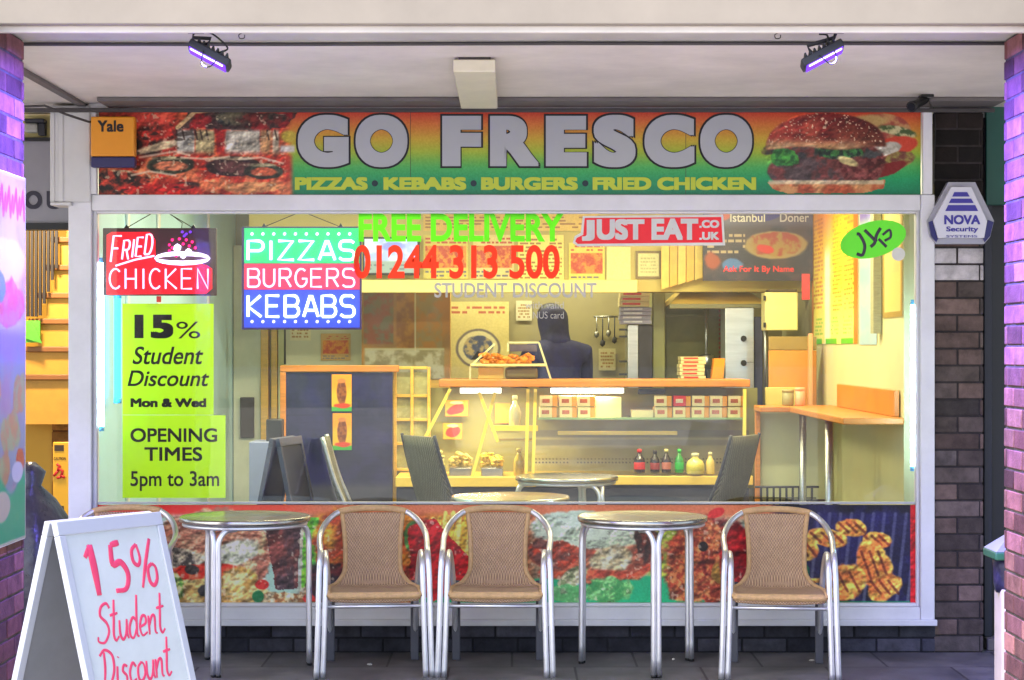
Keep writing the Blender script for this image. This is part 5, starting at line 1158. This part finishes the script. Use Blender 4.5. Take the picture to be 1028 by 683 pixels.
for q in (((530, 391), (528, 480)), ((537.5, 391), (535, 480)), ((747.5, 391), (747, 480)), ((452, 391), (426, 441)), ((497, 394), (474, 479)), ((481, 394), (500, 444))):
    mb = MB(); mb.bar(P(q[0][0], q[0][1], 2.72), P(q[1][0], q[1][1], 2.66), .02, .022); mb.build('glazing_post', M_post, co)
mb = MB(); mb.bar(P(493, 430, 2.72), P(540, 430, 2.72), .035, .05); mb.bar(P(501, 441.5, 2.73), P(536, 441.5, 2.73), .014); mb.build('middle_rail', M_post, co)
mb = MB(); mb.prism([(PX(a, 2.7), PZ(b, 2.7)) for a, b in ((453, 390), (746, 390), (746, 478), (401, 478), (426, 441))], lambda u, v, w: Vector((u, 2.70 + w, v)), 0, .005); mb.build('front_glass', M_glass, co)
for a, c in ((462, 503), (553, 626)):
    mb = MB(); mb.tube([P(a, 392.3, 2.85), P(c, 392.3, 2.85)], .017, 10); mb.build('display_lamp', lum('display_lamp', (255, 250, 226), 2.2), co)
    area('lamp_light', co, P((a + c) / 2, 395, 2.85), (0, 0, 0), .3, .05, 2.6, (1, .9, .5))
mb = MB(); mb.pbox(641, 391, 668, 396, 2.9, 2.95, .005); mb.build('lamp_holder', M_dark, co)

# cartons on the glass shelf
def carton(x, y0, y1, w, first, red=False):
    if first is None:
        Y = 2.82; t = thing('food_carton', 'small white food carton with orange end in the rows on the glass shelf', 'carton', (PX(x, Y), Y, PZ(y1, Y)), 0, 'small cartons in rows on the glass shelf')
        mb = MB(); mb.pbox(x, y0, x + w * .72, y1, Y, Y + .1, .003); mb.build('carton', mat('carton_red' if red else 'carton_cream', (216, 34, 40) if red else (236, 222, 168), .55, var=.04), t)
        mb = MB(); mb.pbox(x + w * .722, y0 + .3, x + w, y1, Y + .002, Y + .1, .003); mb.build('end_panel', mat('carton_orange', (238, 160, 30), .55), t)
        mb = MB(); mb.pbox(x + w * .14, y0 + 3.2, x + w * .56, y0 + 7.2, Y - .002, Y - .0003); mb.build('print', mat('carton_print_w' if red else 'carton_print', (236, 216, 190) if red else (196, 100, 60), .6, var=.4, scale=60), t)
        return t
    return dup(first, (PX(x + random.uniform(-.6, .6), 2.82), 2.82 + random.uniform(-.01, .02), PZ(y1, 2.82)), R(random.uniform(-5, 5)))
random.seed(21)
c1 = carton(542, 397.5, 408, 17.5, None)
for x in (542, 561.5, 580):
    for y in (408, 419.3):
        if (x, y) != (542, 408): carton(x, y - 10.5, y, 17.5, c1)
for x in (657, 694.5, 713, 731):
    for y in (408, 419.3): carton(x, y - 10.5, y, 17.5, c1)
carton(676, 408.8, 419.3, 17.5, c1)
rd = carton(676, 397.5, 408, 17.5, None, True); rd['label'] = 'the one red carton among the white cartons on the glass shelf'; del rd['group']
tag(MB().pbox(597.5, 399, 624, 419.3, 2.84, 3.0, .006).build('white_container', mat('white_tub', (232, 222, 176), .4, var=.04)), 'large white container between the two groups of cartons', 'container')
tag(MB().pbox(634, 412, 656, 419.3, 2.84, 3.0, .004).build('white_tray', mat('white_tub', (232, 222, 176), .4, var=.04)), 'low white tray just left of the right cartons group', 'tray')
# bottles along the counter front
def bottle(px, y0, y1, w, body, cap, lab, label, name='bottle', Y=2.67):
    p = P(px, y1, Y); H = PZ(y0, Y) - p.z; r = w * sY(Y) / 2
    t = thing(name, label, name.replace('_', ' '), p, 0)
    mb = MB(); mb.lathe([(r * .9, .0), (r, .01), (r, H * .5), (r * .85, H * .62), (r * .4, H * .76), (r * .36, H * .86)], p, 18); mb.build('body', mat('bt_%d' % px, body, .12, var=.1, coat=.5), t)
    mb = MB(); mb.lathe([(r * .44, H * .862), (r * .44, H * .98), (r * .3, H)], p, 14); mb.build('cap', mat('bc_%d' % px, cap, .4), t)
    if lab: mb = MB(); mb.lathe([(r * 1.02, H * .16), (r * 1.03, H * .17), (r * 1.03, H * .44), (r * 1.02, H * .45)], p, 18); mb.build('label', mat('bl_%d' % px, lab, .5, var=.2, scale=60), t)
bottle(642, 451, 475, 11, (44, 20, 18), (220, 36, 34), (206, 40, 36), 'dark cola bottle with red cap and red label on the counter')
bottle(657.5, 452, 475, 9.5, (40, 26, 22), (60, 50, 50), (150, 50, 44), 'dark bottle with dark cap right of the red capped cola')
bottle(669, 451, 475, 9.5, (50, 30, 24), (226, 206, 130), (190, 110, 90), 'dark bottle with pale cap left of the green bottle')
bottle(682, 451, 475, 9, (44, 140, 50), (70, 206, 70), (40, 176, 60), 'green drink bottle on the counter')
bottle(698, 455, 476, 18, (226, 206, 110), (236, 226, 176), (206, 190, 60), 'wide yellow jar right of the green bottle', 'jar')
bottle(713, 454, 476, 9, (226, 196, 96), (240, 226, 160), None, 'slim yellow bottle, rightmost on the counter')
bottle(517, 397, 430, 12, (240, 226, 150), (244, 236, 180), None, 'tall pale squeezy bottle standing on the middle rail', 'bottle', 2.76)
bottle(521, 450, 478, 11, (240, 210, 90), (244, 226, 120), None, 'squat yellow squeezy bottle standing on the counter slab', 'bottle', 2.76)
for a, b, c, d, lb in ((447, 402, 470, 418, 'upper orange and red price card in the left display'), (445, 425, 464, 441, 'lower orange and red price card in the left display'), (497, 405, 512, 425, 'plain orange price card beside the tall squeezy bottle')):
    def card():
        p = Paint(0, 0, c - a, d - b, 3); p.C = np.zeros_like(p.C) + (236, 150, 40)
        if a < 480: p.put(p.ell((c - a) * .5, (d - b) * .55, (c - a) * .4, (d - b) * .3, -.3, .3, .1, b), (206, 44, 40)); p.put(p.ell((c - a) * .5, (d - b) * .15, (c - a) * .3, 1.6, 0, .2, .1, b), (236, 216, 150))
        return p
    tag(sheet('price_card', card(), front(a, b, c, d, 3.1), M_printm), lb, 'price card')
# salad heap trays in the left display
random.seed(3)
for x, w, c, lb in ((434, 24, (222, 206, 130), 'tray heaped with pale salad at the left end of the display'), (462, 22, (226, 200, 104), 'tray heaped with yellow salad in the middle of the left display'), (494, 22, (236, 206, 60), 'tray heaped with bright yellow salad near the display posts')):
    Y = 2.85; t = thing('salad_tray', lb, 'tray', P(x, 479, Y), 0)
    mb = MB(); mb.pbox(x - w / 2, 470, x + w / 2, 478.9, Y - .1, Y + .12, .006); mb.build('tray', M_steel, t)
    mb = MB()
    for k in range(40):
        q = P(x + random.uniform(-.45, .45) * w, 468 - random.uniform(0, 14) * (1 - abs(random.uniform(-.6, .6))), Y + random.uniform(-.09, .1)); q.z = max(q.z, PZ(470, Y)); mb.ball(q, .02, .02, .014, 1, .3)
    h = mb.build('heap', mat('heap_%d' % x, c, .6, var=.35, scale=30), t); h['kind'] = 'stuff'
# warmer on the ledge with fried chicken
wm = thing('food_warmer', 'glass food warmer with fried chicken pieces on the counter ledge', 'food warmer', (PX(515, 3.0), 3.0, PZ(381, 3.0)))
mb = MB(); mb.pbox(472, 365.5, 548, 368, 2.85, 3.15, .003); mb.build('shelf', mat('warmer_shelf', (222, 206, 140), .3, .3), wm)
mb = MB(); mb.pbox(480, 369, 506, 380.8, 2.95, 3.1, .006); mb.build('tub', mat('tub_yellow', (236, 206, 104), .4), wm)
mb = MB(); mb.pbox(507, 369, 540, 380.8, 2.93, 3.1, .02); mb.build('pan', mat('pan_olive', (124, 116, 62), .4, .3), wm)
mb = MB()
for k in range(46):
    q = P(483 + random.random() * 52, 364 - random.random() ** 2 * 9, 3.0 + random.uniform(-.1, .1)); q.z = max(q.z, PZ(364.5, 3.0)); mb.ball(q, .026, .022, .016, 1, .3)
hk = mb.build('chicken_pieces', mat('chicken_orange', (222, 130, 36), .5, var=.45, scale=26), wm); hk['kind'] = 'stuff'
for q in (((510, 344), (541, 344)), ((541, 344), (553, 381)), ((510, 344), (510, 353)), ((472, 368), (472, 381)), ((497, 345), (474, 366))):
    mb = MB(); mb.bar(P(*q[0], 2.95), P(*q[1], 2.95), .012); mb.build('frame_bar', mat('warmer_frame', (226, 216, 160), .35, .4), wm)
mb = MB(); mb.pbox(512, 346, 539, 353, 3.05, 3.1); mb.build('top_panel', mat('warmer_dark', (92, 80, 96), .4, var=.3), wm)
mb = MB(); mb.prism([(PX(a, 2.96), PZ(b, 2.96)) for a, b in ((541, 346), (552, 380), (542, 380))], lambda u, v, w: Vector((u, 2.962 + w, v)), 0, .004); mb.build('end_glass', M_glass, wm)

# right hand wall: menus, ledge, legs
def wallR(px):      # distance at which the right wall is seen in that picture column
    return 2.045 * F / (px - 514) - D0
def right_sheet(name, p, x0, y0, x1, y1, m=None, X=2.045, parent=None):
    Ya, Yb = wallR(x0), wallR(x1); z0a, z1a = PZ(y0, Yb), PZ(y1, Yb)
    return sheet(name, p, lambda u, v: (X, Ya + u * (Yb - Ya), z0a + v * (z1a - z0a)), m or M_print, parent)
def yellow_menu():
    p = Paint(0, 0, 90, 130, 2); st = [(0, (244, 150, 30)), (30, (246, 196, 40)), (70, (246, 222, 70)), (130, (240, 232, 130))]
    p.C = np.stack([np.interp(p.Y, [a for a, _ in st], [c[i] for _, c in st]) for i in range(3)], -1)
    p.put(ss(26, 30, p.X) * (1 - ss(36, 42, p.X)) * ss(30, 50, p.Y), (252, 246, 200)); p.menu(4, 6, 24, 96, (206, 110, 30), 22, 1); p.menu(44, 6, 62, 100, (226, 130, 30), 24, 2); p.menu(66, 6, 84, 100, (214, 120, 40), 22, 3); p.put(ss(82, 84, p.X), (232, 120, 30)); p.put(1 - ss(3, 5, p.X), (226, 140, 40))
    for x in (8, 40, 64): p.menu(x, 104, x + 16, 122, (110, 190, 60), 5, x)
    p.put(ss(124, 126, p.Y) * ((p.X % 30) < 22), (90, 190, 40)); return p
mt_ = mat('menu_glow', (255, 255, 255), .3, attr=True, emis=.06)
tag(right_sheet('wall_menu', yellow_menu(), 815, 196, 861, 345, mt_, parent=None), 'tall bright yellow backlit menu on the right wall', 'menu')
def pale_strip():
    p = Paint(0, 0, 30, 130, 1); p.C = p.mixn((190, 206, 210), (170, 200, 212), .05, 2); p.put(1 - ss(18, 26, p.Y), (150, 130, 220)); return p
tag(right_sheet('wall_panel', pale_strip(), 863, 190, 880, 346), 'pale blue narrow wall panel right of the yellow menu', 'panel')
tag(MB().box(2.0, 2.045, wallR(885), wallR(882), PZ(335, wallR(883)), PZ(205, wallR(883))).build('cable_duct', mat('duct_grey', (176, 170, 130), .5, var=.2, scale=20, stretch=(1, 1, 6))), 'grey slotted cable duct upright on the right wall', 'duct')
def cream_frame():
    p = Paint(0, 0, 40, 120, 1.5); p.C = np.zeros_like(p.C) + (226, 200, 120); p.put(1 - p.rect(4, 3, 36, 115, .5), (176, 140, 70)); p.put(p.rect(6, 60, 34, 62), (190, 160, 90)); p.put(p.rect(6, 40, 34, 80) * .3, (190, 176, 120)); return p
tag(right_sheet('framed_panel', cream_frame(), 886, 180, 906, 318), 'cream panel in a thin wooden frame near the window edge', 'panel')
lg = thing('bar_ledge', 'orange wooden bar ledge with steel legs along the right wall', 'bar', (1.8, 1.6, 0))
zl = PZ(419, .45)
mb = MB(); mb.box(1.72, 2.04, .35, 2.3, zl - .035, zl, .006); mb.build('ledge_top', M_wood, lg)
mb = MB(); mb.box(PX(760, 2.45), 2.04, 2.305, 2.62, zl - .035, zl, .006); mb.build('return_top', M_wood, lg)
mb = MB(); mb.box(2.015, 2.044, .5, 2.3, zl + .001, zl + .14, .004); mb.build('splash_board', mat('splash_orange', (206, 130, 56), .4, var=.15, scale=4), lg)
mb = MB(); mb.box(PX(760, 2.63), 2.04, 2.63, 2.66, zl - .6, zl - .04); mb.build('pale_apron', mat('apron_pale', (206, 206, 160), .5, var=.06, scale=2), lg)
mb = MB(); mb.box(PX(758, 2.6), PX(763, 2.6), 2.58, 2.625, .035, zl - .036, .003); mb.build('wood_leg', M_wood, lg)
for px, Y in ((806, 2.34), (832, 1.2)):
    mb = MB(); mb.tube([Vector((PX(px, Y), Y, .032)), Vector((PX(px, Y), Y, zl - .036))], .022, 12); mb.build('steel_leg', M_steel, lg)
mb = MB(); mb.box(PX(757, 2.5), PX(820, 2.5), 2.52, 2.55, PZ(501, 2.5), PZ(500, 2.5) + .0)
for k in range(9): a = P(764 + k * 6.4, 489, 2.53); mb.box(a.x - .006, a.x + .006, 2.525, 2.545, .05, a.z)
mb.tube([P(758, 489, 2.53), P(822, 489, 2.53)], .008, 6)
fg = mb.build('railing', M_dark); tag(fg, 'low dark railing under the right hand bar', 'railing')
for a, b, c, d, Y, col, lb, nm in ((785, 380, 797, 396, 2.5, (150, 140, 96), 'small grey green tub on the bar ledge return', 'tub'), (798, 378, 808, 396, 2.48, (226, 160, 120), 'small peach coloured tub on the bar ledge return', 'tub')):
    p = Vector((PX((a + c) / 2, Y), Y, zl)); r = (c - a) / 2 * sY(Y); t = thing(nm, lb, 'tub', p, 0); h = (d - b) * sY(Y)
    mb = MB(); mb.lathe([(r * .85, .0), (r, .01), (r, h * .85)], p, 18); mb.build('body', mat('tub_%d' % a, col, .4), t)
    mb = MB(); mb.lathe([(r * 1.04, h * .851), (r * 1.04, h), (r * .9, h * 1.02)], p, 18); mb.build('lid', mat('tublid_%d' % a, tuple(min(255, 1.1 * q) for q in col), .4), t)
sp = thing('side_screen', 'orange topped kitchen screen between steel post and right wall', 'screen', (PX(795, 3.0), 3.05, 0))
mb = MB(); mb.box(PX(772, 3.0), 2.0, 3.0, 3.04, zl - .5, PZ(352, 3.0), .004); mb.build('orange_board', mat('screen_orange', (210, 138, 54), .5, var=.12, scale=4), sp)
mb = MB(); mb.box(PX(772, 3.0), 2.0, 3.002, 3.04, PZ(351.5, 3.0), PZ(338, 3.0), .004); mb.build('olive_board', mat('screen_olive', (150, 124, 66), .5, var=.15), sp)
mb = MB(); mb.box(PX(768, 2.98), PX(800, 2.98), 2.95, 2.999, zl - .2, PZ(389, 2.98), .004); mb.build('cream_kick', mat('kick_cream', (216, 196, 110), .5), sp)
mb = MB(); mb.pbox(812, 335, 816, 420, 2.9, 2.95, .003); mb.build('peach_edge', mat('peach_edge', (226, 160, 110), .5), sp)
tag(MB().pbox(805, 275, 813, 301, 3.25, 3.26).build('red_card', mat('red_card', (206, 60, 66), .5, var=.2, scale=30)), 'small red card hanging beside the cream wall box', 'card')

# tables and chairs inside
it = make_table('round aluminium table inside, close behind the window glass', 'round tables inside the shop', base=-80); place(it, PX(512, .38), .40, 0); it.location.z = .03
dup(it, (PX(569, 2.0), 2.0, .03), R(30), 'round aluminium table inside, in front of the serving counter')
def high_chair(label, x, y, rz, metal):
    t = thing('dining_chair', label, 'chair', (0, 0, 0), 0, 'high backed woven chairs inside')
    mb = MB(); mb.box(-.22, .22, -.24, .2, .43, .47, .012); mb.build('seat', M_weave_dk, t, True)
    mb = MB(); rows = []
    for k in range(9):
        f = k / 8; z = .44 + f * .54; y0 = .19 + f * .17 + .02 * math.sin(f * 3.14); w = .205 - .02 * f
        rows.append([mb.v((w * (2 * q / 8 - 1), y0 + .015 * (1 - (2 * q / 8 - 1) ** 2), z)) for q in range(9)])
    for a, b in zip(rows, rows[1:]):
        for q in range(8): mb.face([a[q], a[q + 1], b[q + 1], b[q]], True)
    o = mb.build('backrest', M_weave_dk, t, True); sm = o.modifiers.new('thickness', 'SOLIDIFY'); sm.thickness = .022; sm.offset = 0
    for s in (-1, 1):
        mb = MB(); mb.tube(cr([(s * .215, .2, .0), (s * .215, .19, .44), (s * .208, .30, .75), (s * .195, .37, .99)], 5), .013 if metal else .010, 8); mb.build('rear_leg', M_steel if metal else M_dark, t, True)
        mb = MB(); mb.tube([(s * .205, -.22, .0), (s * .205, -.21, .43)], .013, 8); mb.build('front_leg', M_steel if metal else M_dark, t, True)
    t.location = (x, y, .03); t.rotation_euler = (0, 0, R(rz)); return t
high_chair('dark woven high backed chair at the left of the inner table', PX(474, 1.9), 1.85, 122, False)
high_chair('dark woven high backed chair at the right of the inner table', PX(692, 1.9), 1.9, 238, False)
high_chair('woven high backed chair seen edge on before the dark blue panel', PX(390, 1.5), 1.5, 92, True)
t2, _ = make_aboard('dark folded A-board standing inside left of the blue panel', (PX(287, 1.3), 1.3, .03), mat('slate_frame', (70, 70, 92), .5), mat('slate_face', (50, 50, 70), .5, var=.15), mat('slate_face', (50, 50, 70), .5, var=.15), w=.40, h=.99, spread=.2, rz=R(78), name='chalk_board')
tag(MB().pbox(250, 444, 280, 505, 1.9, 2.2, .006).build('storage_box', mat('box_lilac', (150, 156, 196), .4, var=.08)), 'pale lilac box beside the dark folded A-board', 'box')
tag(MB().pbox(267, 421, 283, 446, 2.0, 2.12, .01).build('card_terminal', mat('terminal_black', (50, 46, 46), .4, var=.3)), 'small black device standing above the pale lilac box', 'device')

# ---------------- stock and clutter behind the counter
random.seed(8)
tr = thing('utensil_rail', 'steel rail of hanging utensils on the kitchen wall beside the dark rack', 'utensil rail', (PX(608, 4.9), 4.9, PZ(345, 4.9)))
mb = MB(); mb.tube([P(596, 318, 4.9), P(620, 318, 4.9)], .008, 8); mb.build('rail', M_steel, tr)
for k in range(4):
    x = 599 + k * 6; L = random.uniform(14, 26)
    mb = MB(); mb.tube([P(x, 318, 4.89), P(x, 318 + L, 4.89)], .005, 6); mb.ball(P(x, 319 + L, 4.89), .022, .008, .03, 1); mb.build('utensil', M_dark if k % 2 else M_steel, tr)
for a, b, c, d, Y, base, kind, lb in ((518, 302, 534, 322, 4.98, (216, 210, 180), 'menu', 'pale notice on the kitchen wall beside the round emblem poster'), (601, 350, 618, 372, 4.98, (206, 196, 150), 'menu', 'faded notice low on the kitchen wall under the utensils'), (291, 310, 312, 342, 4.49, (206, 196, 160), 'menu', 'faded price sheet at the left of the pale grey board'), (322, 335, 352, 362, 4.49, (190, 150, 90), 'food', 'brown food picture at the right of the pale grey board')):
    tag(sheet('wall_paper_notice', paper_art(c - a, d - b, base, kind, a), front(a, b, c, d, Y), M_printm), lb, 'notice')
# ---------------- worker behind the counter
def limb_mesh(name, chains, m, parent, sub=2):
    """one skin surface grown from connected joints: chains of (key, co, radius)"""
    vs, idx, rad, ed = [], {}, [], []
    for chn in chains:
        prev = None
        for key, co_, r_ in chn:
            if key not in idx: idx[key] = len(vs); vs.append(co_); rad.append(r_)
            if prev is not None: ed.append((prev, idx[key]))
            prev = idx[key]
    me = bpy.data.meshes.new(name); me.from_pydata(vs, ed, []); o = bpy.data.objects.new(name, me); COL.objects.link(o)
    sk = o.modifiers.new('skin', 'SKIN'); sk.use_smooth_shade = True
    for i, v in enumerate(me.skin_vertices[0].data): v.radius = rad[i] if isinstance(rad[i], tuple) else (rad[i], rad[i]); v.use_root = (i == 0)
    ss_ = o.modifiers.new('smooth', 'SUBSURF'); ss_.levels = sub; ss_.render_levels = sub
    me.materials.append(m); o.parent = parent; return o
M_skin = mat('skin', (196, 142, 112), .5, var=.08, scale=12); M_navy = mat('navy_jacket', (24, 26, 84), .75, var=.5, scale=7, bump=.9, bscale=11); M_hair = mat('dark_hair', (24, 20, 22), .5, var=.3, scale=40)
pe = thing('person', 'person in a navy jacket bending over the work bench behind the counter', 'person', (PX(566, 3.9), 4.0, .03), R(-163))
# standing, leaning forward (local -y), head down
J = dict(pel=(0, 0, .98), wst=(0, -.03, 1.14), chs=(0, -.10, 1.34), nk0=(0, -.17, 1.50), nk=(0, -.23, 1.58), hd=(0, -.29, 1.66))
ch_ = [[('pel', J['pel'], (.10, .075)), ('wst', J['wst'], (.09, .07)), ('chs', J['chs'], (.10, .075)), ('nk0', J['nk0'], (.07, .06)), ('nk', J['nk'], (.055, .055)), ('hd0', (0, -.27, 1.635), (.075, .085)), ('hd1', (0, -.305, 1.72), (.078, .095)), ('hd2', (0, -.31, 1.775), (.055, .065))]]
for s in (-1, 1):
    ch_.append([('nk0', J['nk0'], .07), ('sh%d' % s, (s * .18, -.14, 1.45), .055), ('el%d' % s, (s * .25, -.27, 1.22), .048), ('wr%d' % s, (s * .17, -.50, 1.16), .032), ('pm%d' % s, (s * .15, -.575, 1.15), (.034, .02))])
    ch_.append([('pel', J['pel'], .10), ('hp%d' % s, (s * .09, .0, .90), .095), ('kn%d' % s, (s * .10, -.01, .49), .06), ('an%d' % s, (s * .10, .03, .09), .04), ('to%d' % s, (s * .11, -.12, .035), (.042, .03))])
limb_mesh('body', ch_, M_skin, pe)
jk = [[('a', (0, .0, .95), (.172, .13)), ('b', (0, -.03, 1.14), (.162, .125)), ('c', (0, -.10, 1.34), (.185, .14)), ('d', (0, -.17, 1.49), (.135, .115)), ('e', (0, -.20, 1.56), (.10, .095))]]
for s in (-1, 1): jk.append([('d', (0, -.17, 1.49), .12), ('s%d' % s, (s * .185, -.14, 1.455), .098), ('l%d' % s, (s * .25, -.27, 1.22), .066), ('w%d' % s, (s * .175, -.48, 1.165), .046)])
limb_mesh('jacket', jk, M_navy, pe)
tr_ = [[('p', (0, 0, .93), (.155, .12))]]
for s in (-1, 1): tr_.append([('p', (0, 0, .93), (.155, .12)), ('h%d' % s, (s * .09, .0, .86), .108), ('k%d' % s, (s * .10, -.01, .49), .078), ('f%d' % s, (s * .10, .03, .10), .06)])
limb_mesh('trousers', tr_, mat('black_trousers', (30, 30, 36), .8, var=.2), pe)
mb = MB(); mb.ball((0, -.295, 1.735), .098, .112, .092, 3); hr = mb.build('hair', M_hair, pe, True)
for v in hr.data.vertices:
    if v.co.y < -.36 and v.co.z < 1.74: v.co.y = -.36
limb_mesh('hood', [[('a', (0, -.13, 1.47), (.15, .11)), ('b', (0, -.175, 1.555), (.105, .10)), ('c', (0, -.225, 1.65), (.118, .12)), ('d', (0, -.255, 1.735), (.124, .124)), ('e', (0, -.262, 1.80), (.085, .09))]], M_navy, pe)
for s in (-1, 1):
    for k in range(4):
        x0 = s * .15 + (k - 1.5) * .018; L = (.07, .08, .075, .06)[k]
        limb_mesh('finger', [[('a', (x0, -.57, 1.15), .0095), ('b', (x0, -.57 - L * .6, 1.145), .0085), ('c', (x0, -.57 - L * .9, 1.12), .007)]], M_skin, pe, 1)
    limb_mesh('thumb', [[('a', (s * .125, -.54, 1.148), .011), ('b', (s * .10, -.575, 1.135), .0095), ('c', (s * .098, -.60, 1.12), .008)]], M_skin, pe, 1)
    mb = MB(); mb.ball((s * .078, -.285, 1.69), .012, .022, .032, 2); mb.build('ear', M_skin, pe, True)
    mb = MB(); mb.ball((s * .032, -.392, 1.70), .013, .01, .009, 2); mb.build('eye', mat('eye_dark', (40, 34, 30), .2), pe, True)
mb = MB(); mb.ball((0, -.405, 1.675), .016, .022, .024, 2); mb.build('nose', M_skin, pe, True)
mb = MB(); mb.ball((0, -.375, 1.63), .026, .012, .007, 2); mb.build('mouth', mat('lips', (150, 84, 76), .5), pe, True)
